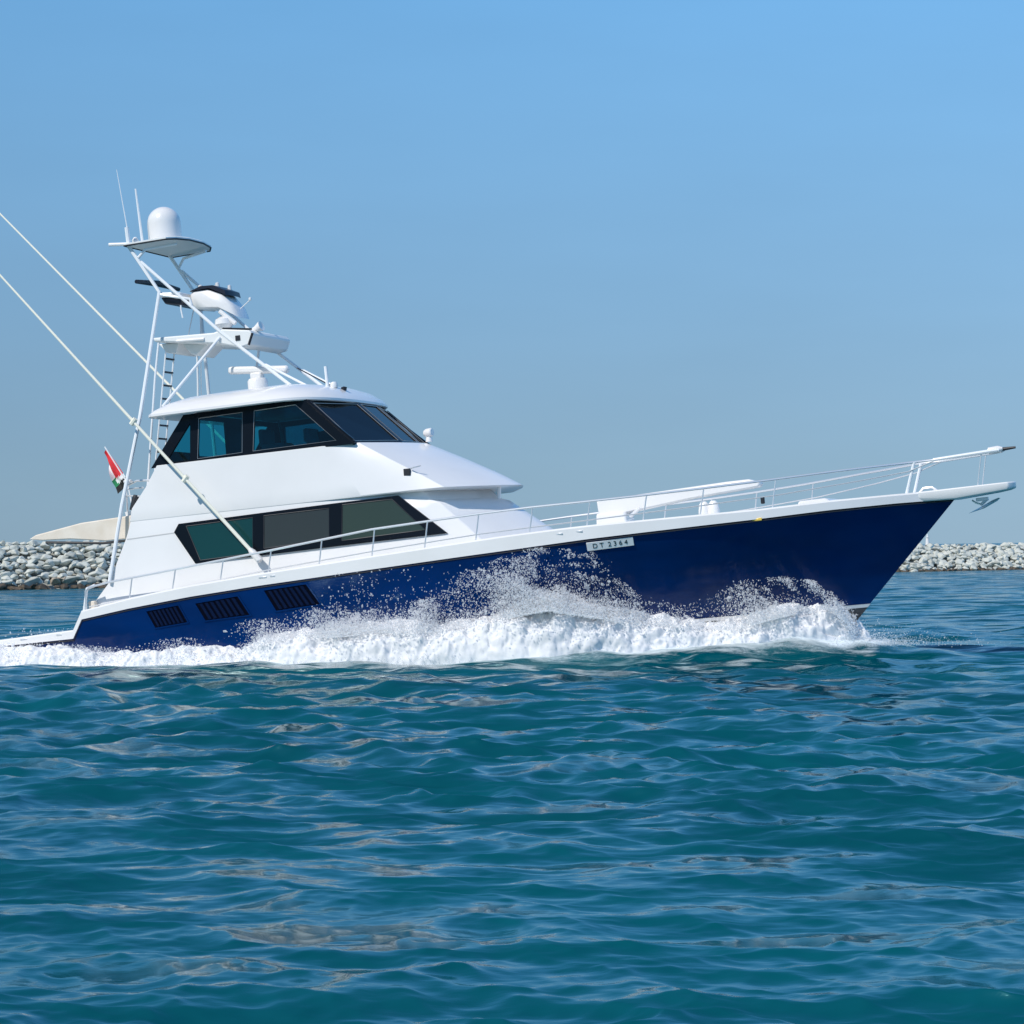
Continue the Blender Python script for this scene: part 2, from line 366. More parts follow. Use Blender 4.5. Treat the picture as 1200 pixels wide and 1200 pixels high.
def rock_mesh(k, m):
    rr = random.Random(k); bm = bmesh.new()
    for i in range(13):
        v = Vector((rr.gauss(0, 1), rr.gauss(0, 1), rr.gauss(0, 1))).normalized()
        bm.verts.new((v.x*rr.uniform(.42, .55), v.y*rr.uniform(.36, .5), v.z*rr.uniform(.19, .30)))
    res = bmesh.ops.convex_hull(bm, input=bm.verts)
    bmesh.ops.delete(bm, geom=[g for g in res['geom_interior'] if isinstance(g, bmesh.types.BMVert)], context='VERTS')
    bmesh.ops.bevel(bm, geom=list(bm.edges), offset=.03, segments=1, affect='EDGES')
    me = bpy.data.meshes.new('boulder'); bm.to_mesh(me); bm.free(); me.materials.append(m)
    return me
def bw_point(s, q, dz=0):            # s along the crest, q 0 (waterline) .. 1 (crest edge)
    hc = crest(s)
    return BW0+BWD*s+BWN*(hc*1.35*(1-q)) - BWN*(2.85*1.35) + Vector((0, 0, hc*q-.12+dz))
def make_breakwater():
    mb = MB(); rings = []
    for s in list(range(-140, 261, 4)):
        hc = crest(s)-.35; b = BW0+BWD*s-BWN*(2.85*1.35)
        rings.append([b+BWN*(hc*1.35+1.2)+Vector((0, 0, -1.2)), b+Vector((0, 0, hc)), b-BWN*3.5+Vector((0, 0, hc)), b-BWN*9+Vector((0, 0, -1.2))])
    mb.loft(rings); tag(mb.build('breakwater_core', CORE, smooth=0), kind='structure')
    meshes = [rock_mesh(i, ROCK) for i in range(9)]; tans = [rock_mesh(40+i, TAN) for i in range(2)]; wets = [rock_mesh(60+i, WET) for i in range(4)]
    rr = random.Random(3); n = 0
    def put(me, s, q, sc, label, group):
        o = bpy.data.objects.new('boulder', me); COL.objects.link(o)
        o.location = bw_point(s, q, rr.uniform(-.05, .06))
        o.rotation_euler = (rr.uniform(-.4, .4), rr.uniform(-.4, .4), rr.uniform(0, 6.28))
        o.scale = (sc*rr.uniform(.85, 1.25), sc*rr.uniform(.85, 1.2), sc*rr.uniform(.8, 1.2))
        tag(o, label, 'boulder', group)
    # individual boulders where the photograph shows them: astern of the yacht
    for row in range(11):
        q = row/10*.99+.01
        s = -4.6+rr.uniform(0, .4)
        while s < 7.6:
            sc = rr.choice((.55, .7, .8, .95, 1.2))*rr.uniform(.9, 1.1)
            if row < 2:
                put(rr.choice(wets), s, .0+.075*row, sc*.95, 'dark wet boulder at the waterline of the breakwater behind the yacht stern', 'wet boulders at the foot of the breakwater')
            elif 2.9 < s < 3.5 and row == 2:
                put(tans[0], s, q, .9, 'tan boulder low on the pale rubble slope just behind the yacht stern', 'pale boulders of the breakwater')
            else:
                put(rr.choice(meshes), s, q+rr.uniform(-.04, .04), sc, 'pale grey boulder in the rubble breakwater slope behind the yacht stern', 'pale boulders of the breakwater')
            s += .42+.18*sc*rr.uniform(.2, 1)
    # the rest of the mound as one mass
    base = []
    for me in meshes[:6]:
        bm = bmesh.new(); bm.from_mesh(me); bmesh.ops.triangulate(bm, faces=bm.faces)
        base.append((np.array([v.co for v in bm.verts]), np.array([[v.index for v in f.verts] for f in bm.faces]))); bm.free()
    def mass(name, m, spots):
        Vs = []; Fs = []; o = 0
        for (p, sc) in spots:
            bv, bf = base[rr.randrange(6)]
            E = Matrix.Rotation(rr.uniform(0, 6.28), 3, 'Z') @ Matrix.Rotation(rr.uniform(-.4, .4), 3, 'X')
            v = (bv*sc) @ np.array(E).T+np.array(p); Vs.append(v); Fs.append(bf+o); o += len(v)
        ob = npmesh(name, np.concatenate(Vs), np.concatenate(Fs), m, False, 'stuff')
        return ob
    spots = []; wet = []
    s = -60
    while s < 150:
        if not (-4.6 <= s <= 7.6):
            for q in np.arange(.14, 1.04, .09): spots.append((bw_point(s+rr.uniform(-.3, .3), q+rr.uniform(-.04, .04)), rr.choice((.5, .65, .8, 1.05))))
            wet.append((bw_point(s, .0), rr.uniform(.6, .9))); wet.append((bw_point(s+.25, .08), rr.uniform(.5, .8)))
        else:
            spots.append((bw_point(s, 1.02), .6))
        s += .42
    tag(mass('breakwater_rubble', ROCK, spots), 'pale rock rubble of the long breakwater running behind the boat', 'rubble')
    tag(mass('wet_rubble', WET, wet), 'dark wet rubble along the waterline of the long breakwater', 'rubble')
    # small marker on the crest beyond the bow
    p = BW0+BWD*69.3-BWN*(2.85*1.35+.8)+Vector((0, 0, 1.75))
    e = bpy.data.objects.new('marker_beacon', None); COL.objects.link(e); e.location = p; e.scale = (.75, .75, .75)
    tag(e, 'small white marker beacon standing on the breakwater beyond the bow', 'beacon')
    MB().lathe((0, 0, 0), [(.0, 0), (.28, 0), (.28, .25), (.2, .27), (.15, .95), (.0, .95)], 12).build('tower', WHITE, e)
    MB().lathe((0, 0, .95), [(0, 0), (.2, 0), (.2, .06), (.09, .08), (.09, .25), (.02, .32), (0, .32)], 12).build('lantern', OFFWH, e)
make_breakwater()

# ------------------------------------------------------------------ yacht
yacht = bpy.data.objects.new('sport_fishing_yacht', None); COL.objects.link(yacht)
yacht.location = (0, 45, 0); yacht.rotation_euler = (0, R(-4.5), -AZ)
tag(yacht, 'blue and white sport fishing yacht with tower and outriggers speeding past the breakwater', 'yacht')

SHEER = [(-11.4, 1.0), (-9.5, 1.03), (-7.90, 1.05), (-7.66, 1.40), (-6.62, 1.52), (-5.3, 1.63), (-3.9, 1.71), (-1.33, 1.82), (1.13, 1.92), (2.48, 1.98), (5.36, 2.06), (6.55, 2.11), (7.6, 2.13), (8.54, 2.13)]
def zs(x): return lerp(SHEER, x)
def xstem(z): return 6.26+.983*(z+.2)
def hy(x, z):
    q = (z+.2)/2.32; q = min(max(q, 0), 1.1)
    W = 2.52+.24*q**.8; x0 = -3.5+3*q; p = 1.5+.8*q
    t = min(max((x-x0)/(xstem(z)-x0), 0), 1)
    aft = .0035*max(0, -3-x)**2
    return max(W*(1-t**p)-aft, .0)
def hp(x, z, off=0):                         # point on starboard topside
    return Vector((x, -(hy(x, z)+off), z))
ZC = -.2
def knuck(x): return zs(x)*.0+1.17+.028*x+.0006*x*x+.0
def build_hull():
    st = sorted(set(list(np.linspace(-11.3, -8.2, 7))+[-7.9, -7.78, -7.66, -7.4]+list(np.linspace(-7, 4, 40))+list(np.linspace(4.2, 8.54, 34))))
    svals = [(x+11.3)/(8.54+11.3) for x in st]
    nv = 26
    vs = []; 
    for x in st:
        s = (x+11.3)/19.84
        col = []
        for j in range(nv):
            v = j/(nv-1)
            # first pass height from the sheer at this station, stem position from that height
            z = ZC+(zs(x)-ZC)*v
            xs_ = -11.3+s*(xstem(ZC+(2.13-ZC)*v)+11.3) if x > 0 else x
            if x > 0: # blend so aft stations stay put
                full = -11.3+s*(xstem(z)+11.3); b = min(1, x/8.54)
                xx = x+(xstem(z)-8.54)*b**1.0
            else: xx = x
            k = 1.0
            y = hy(xx, z)
            dk = z-knuck(xx)
            y += .014*(1/(1+math.exp(-dk/.012)))*min(1, max(0, (7.6-xx)/3))*min(1, hy(xx, z)*2)
            col.append((xx, y, z))
        vs.append(col)
    mb = MB(); n = len(st)
    for sgn in (-1, 1):
        V = [(x, sgn*y, z) for col in vs for (x, y, z) in col]
        mb.add(V, [(i*nv+j, (i+1)*nv+j, (i+1)*nv+j+1, i*nv+j+1) for i in range(n-1) for j in range(nv-1)])
    c = vs[0]; mb.add([(x, -y, z) for x, y, z in c]+[(x, y, z) for x, y, z in c], [(j, j+1, nv+j+1, nv+j) for j in range(nv-1)])
    hull = mb.build('hull', BLUE, yacht, smooth=50)
    # bottom below the chine, with the forefoot, set just inside the topside
    mb = MB(); rings = []
    for col in vs:
        x, y, z = col[0]
        kz = lerp([(-11.3, -.55), (0, -.95), (4, -.85), (5.6, -.55), (6.26, -.205)], x)
        rings.append([(x, -y, z), (x, 0, kz), (x, y, z)])
    mb.loft(rings, cap=(False, False), closed=False); mb.build('underbody', BOTTOM, hull)
    # bottom paint and white boot stripe at the forefoot: skins 4-8 mm proud of the topside
    def skin(name, m, z0, z1, off, xa=-10.8):
        mb = MB(); nx = 90
        for sgn in (-1, 1):
            P = []
            for i in range(nx):
                for k in range(5):
                    z = z0+(z1-z0)*k/4; xx = xa+(xstem(z)+.012-xa)*i/(nx-1)
                    P.append((xx, sgn*(hy(xx, z)+off+.014*0), z))
            mb.add(P, [(i*5+k, (i+1)*5+k, (i+1)*5+k+1, i*5+k+1) for i in range(nx-1) for k in range(4)])
        return mb.build(name, m, hull)
    skin('bottom_paint', BOTTOM, -.2, .36, .005)
    skin('boot_stripe', WHITE, .345, .405, .012)
    # spray rail at the knuckle
    return hull, vs
hull, HV = build_hull()

def side_strip(name, m, x0, x1, zlo, zhi, yo, yi, parent, n=120, smooth=30):
    xs = sorted(set(list(np.linspace(x0, x1, n))+[x for x in (-7.90, -7.66) if x0 < x < x1]))
    mb = MB()
    for sgn in (-1, 1):
        rings = []
        for x in xs:
            y = hy(min(x, 8.53), zs(x)); a = y+yo; b = max(y-yi, .0)
            rings.append([(x, sgn*a, zlo(x)), (x, sgn*a, zhi(x)-.03), (x, sgn*max(a-.03, 0), zhi(x)), (x, sgn*b, zhi(x)), (x, sgn*b, zlo(x))])
        mb.loft(rings)
    return mb.build(name, m, parent, smooth=smooth)
def hg(x): return lerp([(-11.4, .11), (-9.5, .12), (-8, .16), (-7.6, .16), (-6, .2), (1, .26), (2, .25), (5.4, .17), (7.7, .16), (8.6, .17)], x)
side_strip('gunwale', WHITE, -11.32, 8.6, lambda x: zs(x)-.005, lambda x: zs(x)+hg(x), .035, .30, yacht)
side_strip('rub_rail', RUB, -11.3, 8.5, lambda x: zs(x)-.045, lambda x: zs(x)-.004, .022, .02, yacht)
# deck
mb = MB(); xs = list(np.linspace(-7.75, 8.3, 60))
rings = [[(x, -max(hy(x, zs(x))-.05, .02), zs(x)+.10), (x, 0, zs(x)+.16), (x, max(hy(x, zs(x))-.05, .02), zs(x)+.10)] for x in xs]
mb.loft(rings, cap=(False, False), closed=False); mb.build('deck', OFFWH, yacht)
mb = MB(); rings = [[(x, -2.2, .35), (x, 2.2, .35)] for x in (-11.2, -7.5)]
mb.loft(rings, cap=(False, False), closed=False); mb.build('cockpit_sole', OFFWH, yacht)

# superstructure: lofted plan outlines
def ys(z): return 2.25-(z-2.0)*.114
def outline(z, xa, xt, xc, yc, xf, dy=0):
    """aft edge xa, taper starts xt, front corner (xc, yc), front centre xf"""
    y0 = ys(z)-dy; half = []
    half.append((xa, -y0))
    for k in range(9):
        x = xt+(xc-xt)*k/8; half.append((x, -(y0+(yc-y0)*(k/8)**2)))
    for k in range(1, 9):
        q = k/8; yy = -yc*(1-q); half.append((xc+(xf-xc)*(.4*(1-(1-q)**2)+.6*q), yy))
    return [Vector((x, y, z)) for x, y in half]+[Vector((x, -y, z)) for x, y in reversed(half[:-1])]
lower = [outline(1.5, -7.76, -3.2, .92, 1.85, 1.95), outline(2.05, -7.25, -3.2, .36, 1.85, 1.33), outline(2.5, -7.03, -3.2, -.07, 1.84, .74),
         outline(2.83, -6.87, -3.2, -.42, 1.83, .30), outline(2.93, -6.83, -3.2, -.52, 1.83, .17), outline(3.0, -6.81, -3.2, -.70, 1.80, -.04, .002), outline(3.24, -6.74, -3.2, -.88, 1.80, -.28, .014)]
from mathutils.bvhtree import BVHTree
LOW_O = MB().loft(lower).build('lower_deckhouse', WHITE, yacht, smooth=28, bevel=.02)
def bvh(o): return BVHTree.FromPolygons([v.co for v in o.data.vertices], [list(p.vertices) for p in o.data.polygons])
LOW_T = bvh(LOW_O)
upper = [outline(3.17, -6.775, -2.9, -.42, 1.87, .36, .006), outline(3.195, -6.755, -2.9, -.36, 1.92, .46), outline(3.42, -6.71, -2.9, -.72, 1.90, .09),
         outline(3.8, -6.40, -2.9, -1.36, 1.89, -.62), outline(4.16, -6.17, -2.9, -1.95, 1.88, -1.35), outline(4.19, -6.15, -2.9, -1.98, 1.87, -1.42)]
UP_O = MB().loft(upper).build('upper_deckhouse', WHITE, yacht, smooth=28, bevel=.015)
# panel seam, and the small side vent
for sgn in (-1, 1):
    MB().prism([(-6.83, 2.83), (-5.79, 2.86), (-5.79, 2.88), (-6.83, 2.85)], lambda a, b: Vector((a, sgn*(ys(b)-.01), b)), lambda a, b: Vector((a, sgn*(ys(b)+.004), b))).build('seam', GREYSEAM, yacht, smooth=0)
UP_T = bvh(UP_O)
def upper_y(x, z):
    h = UP_T.ray_cast(Vector((x, -6, z)), Vector((0, 1, 0)))[0]; return -h.y if h else 1.9
for sgn in (-1, 1):
    y = upper_y(-1.06, 3.54)
    MB().box((-1.06, sgn*(y+.005), 3.54), (.13, .05, .13)).build('side_vent', RUB, yacht, bevel=.01)
    MB().tube([(-.98, sgn*(y+.01), 3.6), (-.9, sgn*(y+.06), 3.61), (-.78, sgn*(y+.01), 3.63)], .012, 6).build('grab_handle', STEEL, yacht)

# saloon windows
SAL = [(-5.70, 3.03), (-5.80, 2.88), (-5.37, 2.25), (-3.25, 2.29), (-.36, 2.35), (-1.26, 3.13)]
SP = [([(-5.54, 2.97), (-4.14, 3.00), (-4.16, 2.33), (-5.26, 2.30)], SAL1), ([(-3.91, 3.01), (-2.58, 3.02), (-2.60, 2.45), (-3.93, 2.40)], SAL2), ([(-2.32, 3.06), (-1.37, 3.07), (-.76, 2.45), (-2.35, 2.40)], SAL3)]
def low_y(x, z):
    h = LOW_T.ray_cast(Vector((x, -6, z)), Vector((0, 1, 0)))[0]; return -h.y if h else 1.85
def pane_y(x, z):        # the glazing stands in one plane from sill to head
    a, b = low_y(x, 2.3), low_y(x, 2.8); return a+(b-a)*(z-2.3)/.5
def refine(poly, d=.25):
    o = []
    for i, a in enumerate(poly):
        b = poly[(i+1) % len(poly)]; n = max(1, int(math.dist(a, b)/d))
        o += [(a[0]+(b[0]-a[0])*k/n, a[1]+(b[1]-a[1])*k/n) for k in range(n)]
    return o
for sgn in (-1, 1):
    sf = lambda off: (lambda a, b: Vector((a, sgn*(pane_y(a, b)+off), b)))
    XC = np.arange(-3.3, -.2, .13)
    fr = MB().sheet(SAL, [p for p, _ in SP], XC, sf(-.01), sf(.036)).build('saloon_window', BLACK, yacht, smooth=0)
    for p, m in SP:
        MB().sheet(p, [], XC, sf(-.006), sf(.029)).build('pane', m, fr, smooth=0)
    # a bright line of trim round each pane
    for p, m in SP:
        q = [sf(.036)(*c) for c in refine(p)]; MB().tube(q+[q[0]], .007, 5, cap=False).build('pane_trim', RUB, fr)

# enclosed bridge: side windows, windshield
BO = [(-6.28, 4.15), (-5.56, 5.10), (-3.02, 5.12), (-2.06, 4.27), (-2.06, 4.17)]
BP = [[(-5.95, 4.24), (-5.42, 4.93), (-5.44, 4.22)], [(-5.23, 5.0), (-4.31, 5.01), (-4.34, 4.25), (-5.28, 4.23)], [(-4.06, 5.01), (-3.2, 5.03), (-2.40, 4.27), (-4.11, 4.25)]]
def by(z): return 2.0-(z-4.2)*.115-.025
TRIM = mat('window_trim', (.35, .36, .36), .3, .6)
for sgn in (-1, 1):
    sf = lambda off: (lambda a, b: Vector((a, sgn*(by(b)+off), b)))
    fr = MB().plate(BO, BP, sf(-.04), sf(.012)).build('bridge_window', BLACK, yacht, smooth=0)
    for p in BP:
        MB().plate(p, [], sf(-.012), sf(-.006)).build('pane', GLASS, fr, smooth=0)
    for p in BP[1:]:
        q = [sf(.012)(*c) for c in p]; MB().tube(q+[q[0]], .008, 5, cap=False).build('pane_trim', TRIM, fr)
def bil(c, u, v): return (Vector(c[0])*(1-u)+Vector(c[1])*u)*(1-v)+(Vector(c[3])*(1-u)+Vector(c[2])*u)*v
WS = [[(-2.05, -1.96, 4.17), (-1.70, -.46, 4.2), (-2.64, -.46, 5.13), (-3.01, -1.87, 5.12)],
      [(-1.70, -.46, 4.2), (-1.70, .46, 4.2), (-2.64, .46, 5.13), (-2.64, -.46, 5.13)],
      [(-1.70, .46, 4.2), (-2.05, 1.96, 4.17), (-3.01, 1.87, 5.12), (-2.64, .46, 5.13)]]
wsf = None
for c in WS:
    nrm = (Vector(c[1])-Vector(c[0])).cross(Vector(c[3])-Vector(c[0])).normalized()
    w_ = (Vector(c[1])-Vector(c[0])).length; m0 = .09/w_; m1 = .07/1.3; m2 = .14/1.3
    fn = lambda off: (lambda u, v: bil(c, u, v)+nrm*off)
    hole = [(m0, m1), (1-m0*.8, m1), (1-m0*.8, 1-m2), (m0, 1-m2)]
    fr = MB().plate([(0, 0), (1, 0), (1, 1), (0, 1)], [hole], fn(-.03), fn(.012)).build('windshield', BLACK, yacht, smooth=0)
    MB().plate(hole, [], fn(-.008), fn(-.002)).build('pane', GLASSF, fr, smooth=0)
    q = [fn(.012)(*h) for h in hole]; MB().tube(q+[q[0]], .008, 5, cap=False).build('pane_trim', TRIM, fr)
for sgn in (-1, 1):      # corner posts
    MB().tube([(-2.045, sgn*1.965, 4.18), (-2.95, sgn*1.885, 5.06)], .03, 8).build('corner_post', BLACK, yacht)
# aft side of the bridge, interior
MB().plate([(-1.9, 4.18), (1.9, 4.18), (1.86, 5.1), (-1.86, 5.1)], [[(-1.7, 4.3), (-.5, 4.3), (-.5, 5.0), (-1.7, 5.0)], [(.5, 4.3), (1.7, 4.3), (1.7, 5.0), (.5, 5.0)]],
           lambda a, b: Vector((-5.42+(b-4.18)*.0, a, b)), lambda a, b: Vector((-5.38, a, b))).build('aft_bulkhead', BLACK, yacht, smooth=0)
MB().box((-3.95, 0, 4.2), (2.7, 3.7, .02)).build('bridge_sole', WOOD, yacht)
MB().prism([(-2.9, 4.2), (-2.1, 4.2), (-2.15, 4.32), (-2.7, 4.52), (-2.95, 4.5)], lambda a, b: Vector((a, -1.6, b)), lambda a, b: Vector((a, 1.6, b))).build('dashboard', WOOD, yacht, bevel=.02)
for (x, y, wd, hh) in ((-4.18, -.75, .52, .34), (-3.36, -.75, .22, .26), (-3.4, .8, .25, .3)):
    MB().box((x, y, 4.38), (wd*.9, .55, .12)).box((x-wd*.42, y, 4.38+hh*.55), (.12, .52, hh)).box((x, y, 4.27), (.14, .14, .14)).build('helm_chair', SEAT, yacht, bevel=.04)
MB().tube([(-2.98, .0, 5.10), (-2.18, .0, 4.45)], .045, 8).build('interior_pillar', CREAM, yacht)
MB().tube([(-4.6, .4, 4.2), (-4.62, .4, 4.75), (-4.66, .38, 5.0)], [.03, .03, .02], 8).build('interior_curtain', SEAT, yacht)

# hardtop
def roof_ring(sc, z, drop=0):
    P = []
    xa, xm, xf, hw = -6.2, -3.7, -2.55, 2.2
    cx = -4.3
    pts = [(xa, -hw+.12), (xa+.12, -hw)]
    for k in range(6): pts.append((xa+.3+(xm-xa-.3)*k/5, -hw))
    for k in range(1, 11):
        q = k/10*math.pi/2; pts.append((xm+(xf-xm)*math.sin(q)**.9, -hw*math.cos(q)**.75))
    pts = pts+[(x, -y) for x, y in reversed(pts[:-1])]
    for x, y in pts:
        X = cx+(x-cx)*sc; Y = y*sc
        fd = max(0, (X+3.2)/.95)
        zz = z-.06*fd*fd*(sc > .9)-drop*fd
        P.append(Vector((X, Y, zz)))
    return P
ROOF_O = MB().loft([roof_ring(.88, 5.115), roof_ring(.985, 5.09), roof_ring(1.0, 5.11), roof_ring(.998, 5.155), roof_ring(.965, 5.225), roof_ring(.86, 5.35), roof_ring(.7, 5.46), roof_ring(.45, 5.54), roof_ring(.15, 5.57)]).build('hardtop', WHITE, yacht, smooth=26)

ROOF_T = bvh(ROOF_O)
def roof_z(x, y):
    h = ROOF_T.ray_cast(Vector((x, y, 8)), Vector((0, 0, -1)))[0]; return h.z if h else 5.4
z_ = roof_z(-3.05, -.7); MB().tube([(-3.05, -.7, z_-.02), (-3.055, -.7, z_+.38)], .035, 8).build('stub_antenna', PIPE, yacht)
z_ = roof_z(-2.95, -.62); MB().lathe((-2.95, -.62, z_-.01), [(0, 0), (.07, 0), (.08, .06), (.06, .11), (0, .13)], 12).build('gps_antenna', WHITE, yacht)
z_ = roof_z(-2.80, -.5); MB().lathe((-2.80, -.5, z_-.01), [(0, 0), (.05, .0), (.06, .06), (0, .08)], 10).build('roof_light', RUB, yacht)

# awning over the cockpit
top = [(-9.10, 3.05), (-8.94, 3.12), (-7.92, 3.26), (-6.82, 3.30)]; bot = [(-6.9, 2.86), (-7.4, 2.86), (-8.17, 2.97), (-8.8, 3.0)]
mb = MB(); prof = top+bot; n = len(prof)
rings = []
for y, sc in ((-1.95, 1), (-1.90, 1), (-1.0, 1), (0, 1), (1.0, 1), (1.9, 1), (1.95, 1)):
    c = .10*(1-(y/1.95)**2)
    rings.append([Vector((x, y, z+(c if i < 4 else c+.0))) for i, (x, z) in enumerate(prof)])
mb.loft(rings); mb.build('cockpit_awning', CREAM, yacht, bevel=.02)
for sgn in (-1, 1):
    MB().tube([(-6.9, sgn*1.9, 2.83), (-7.5, sgn*1.9, 2.83), (-8.75, sgn*1.9, 2.96)], .025, 8).build('awning_rail', RUB, yacht)

# vent grilles in the topsides
GR = [[(-6.25, 1.43), (-5.56, 1.485), (-5.41, 1.16), (-6.10, 1.11)], [(-5.20, 1.49), (-4.31, 1.55), (-4.11, 1.19), (-5.03, 1.16)], [(-3.76, 1.61), (-2.90, 1.65), (-2.67, 1.27), (-3.56, 1.22)]]
for sgn in (-1, 1):
    for c in GR:
        fn = lambda off: (lambda u, v: (lambda p: Vector((p[0], sgn*(hy(p[0], p[1])+.014+off), p[1])))(tuple(bil([(a, b, 0) for a, b in (c[3], c[2], c[1], c[0])], u, v))[:2]))
        g = MB().plate([(0, 0), (1, 0), (1, 1), (0, 1)], [], fn(-.02), fn(.004)).build('vent_grille', BLUEDK, yacht, smooth=0)
        mb = MB(); ns = 7
        for k in range(ns):
            u = .06+.88*(k+.5)/ns; wq = .034
            mb.plate([(u-wq, .05), (u+wq, .05), (u+wq, .95), (u-wq, .95)], [], fn(.003), fn(.022))
        mb.build('louvre', NAVYS, g, smooth=0)
        mb = MB(); mb.plate([(-.04, -.07), (1.04, -.07), (1.04, 1.07), (-.04, 1.07)], [[(.0, .0), (1, .0), (1, 1), (0, 1)]], fn(-.01), fn(.016)); mb.build('grille_frame', BLUE, g, smooth=0)

# registration plates with lettering
def lettering(body, size):
    cu = bpy.data.curves.new('lettering', 'FONT'); cu.body = body; cu.size = size; cu.align_x = 'CENTER'; cu.align_y = 'CENTER'; cu.extrude = .003; cu.space_character = 1.0
    to = bpy.data.objects.new('lettering', cu); COL.objects.link(to)
    dg = bpy.context.evaluated_depsgraph_get(); me = bpy.data.meshes.new_from_object(to.evaluated_get(dg)); bpy.data.objects.remove(to)
    me.materials.clear(); me.materials.append(INK); return me
for sgn in (-1, 1):
    x0, x1, z0 = 2.44, 3.25, 1.85
    a = hp(x0, z0-.08); b = hp(x1, z0-.05); t = (b-a).normalized()
    c0 = (hp(x0, z0)+hp(x1, z0+.03))/2; upv = (hp(2.85, z0+.09)-hp(2.85, z0-.07)).normalized(); nn = t.cross(upv).normalized(); upv = nn.cross(t)
    M = Matrix(((t.x, upv.x, nn.x, c0.x), (t.y, upv.y, nn.y, c0.y), (t.z, upv.z, nn.z, c0.z), (0, 0, 0, 1)))
    if sgn > 0:
        flip = Matrix.Diagonal((1, -1, 1, 1)); M = flip @ M @ Matrix.Diagonal((-1, 1, 1, 1))
    pl = MB().box((0, 0, .02), (.83, .158, .03)).build('registration_plate', PLATE, yacht, bevel=.004)
    pl.matrix_local = M
    me = lettering('D T  2 3 6 4', .125); lo = bpy.data.objects.new('lettering', me); COL.objects.link(lo); lo.parent = pl; lo.location = (0, 0, .037)

# bow pulpit and foredeck gear
pul = [(7.3, .50), (8.0, .42), (8.6, .36), (9.3, .31), (9.52, .26), (9.61, .14), (9.63, 0)]
def pz(x): return lerp([(7.3, 2.27), (7.7, 2.29), (9.63, 2.325)], x), lerp([(7.3, 2.15), (8.45, 2.10), (8.6, 2.11), (9.5, 2.18), (9.63, 2.22)], x)
rings = []
half = pul+[(x, -y) for x, y in reversed(pul[:-1])]
MB().loft([[Vector((x, -y*.9, pz(x)[1])) for x, y in half], [Vector((x, -y, (pz(x)[1]*.6+pz(x)[0]*.4))) for x, y in half], [Vector((x, -y, pz(x)[0])) for x, y in half]]).build('bow_pulpit', WHITE, yacht, bevel=.02)
# davit: pedestal and boom
MB().loft([[(2.10, -.85, 2.0), (2.75, -.85, 2.0), (2.75, -.25, 2.0), (2.10, -.25, 2.0)], [(2.13, -.82, 2.48), (2.68, -.82, 2.46), (2.68, -.28, 2.46), (2.13, -.28, 2.48)]]).build('davit_base', WHITE, yacht, bevel=.04)
dv = MB().prism([(2.12, 2.72), (2.14, 2.45), (2.62, 2.43), (2.9, 2.46), (3.95, 2.575), (5.18, 2.66), (5.22, 2.74), (5.01, 2.82), (4.6, 2.815)], lambda a, b: Vector((a, -.70, b)), lambda a, b: Vector((a, -.40, b))).build('davit_boom', WHITE, yacht, bevel=.03)
MB().tube([(2.75, -.72, 2.36), (2.95, -.72, 2.50)], .035, 8).build('davit_ram', STEEL, yacht)
for x in (4.12, 4.30):
    MB().lathe((x, -.6, 2.12), [(0, 0), (.12, 0), (.11, .2), (.09, .33), (.05, .38), (0, .39)], 14).build('deck_vent', WHITE, yacht)
MB().loft([[(5.85, -.95, 2.1), (6.65, -.75, 2.14), (6.65, .75, 2.14), (5.85, .95, 2.1)], [(5.93, -.88, 2.33), (6.38, -.70, 2.345), (6.38, .70, 2.345), (5.93, .88, 2.33)]]).build('foredeck_hatch', WHITE, yacht, bevel=.03)
for sgn in (-1, 1):
    MB().box((5.36, sgn*(hy(5.36, 2.05)+.03), 2.05), (.18, .03, .05)).build('navigation_light', YEL, yacht, bevel=.01)
MB().box((5.45, -1.55, 2.38), (.07, .05, .12)).build('rail_fitting', RUB, yacht, bevel=.015)
MB().tube([(7.95, -.25, 2.27), (8.05, -.25, 2.36), (8.2, -.25, 2.36), (8.3, -.25, 2.28)], .025, 8).build('bow_cleat', STEEL, yacht)
# searchlight on the brow, horn on the roof
MB().lathe((-1.42, .2, 4.22), [(0, 0), (.07, 0), (.06, .08), (.04, .13), (0, .13)], 14).lathe((-1.50, .2, 4.39), [(0, 0), (.06, .0), (.085, .05), (.085, .15), (.07, .17), (0, .17)], 14, Vector((1, -.15, .05))).build('searchlight', WHITE, yacht)
MB().tube([(.10, -.35, 2.96), (.13, -.35, 3.18)], .04, 8).build('brow_pillar', WHITE, yacht)
# guard rails
def rail_y(x): return max(hy(min(x, 8.5), zs(x))-.10, .33)
TOPR = [(-7.62, 1.52), (-7.60, 1.92), (-7.52, 1.99), (-7.07, 2.05), (-5.68, 2.16), (-3.59, 2.34), (-1.56, 2.53), (.5, 2.61), (1.48, 2.635), (2.46, 2.64), (3.43, 2.655), (4.4, 2.68), (5.5, 2.72), (6.7, 2.78), (7.96, 2.83), (8.30, 2.835)]
MIDR = [(-7.55, 1.62), (-5.69, 1.80), (-3.72, 1.98), (-1.61, 2.13), (.5, 2.25), (2.5, 2.31), (4.2, 2.37), (5.73, 2.45), (7.0, 2.57), (7.83, 2.67), (8.3, 2.82)]
def rail_pts(tab, sgn):
    o = []
    for (a, b), (c, d) in zip(tab, tab[1:]):
        n = max(1, int((c-a)/.35)); o += [(a+(c-a)*k/n, b+(d-b)*k/n) for k in range(n)]
    o.append(tab[-1]); return [Vector((x, sgn*rail_y(x), z)) for x, z in o]
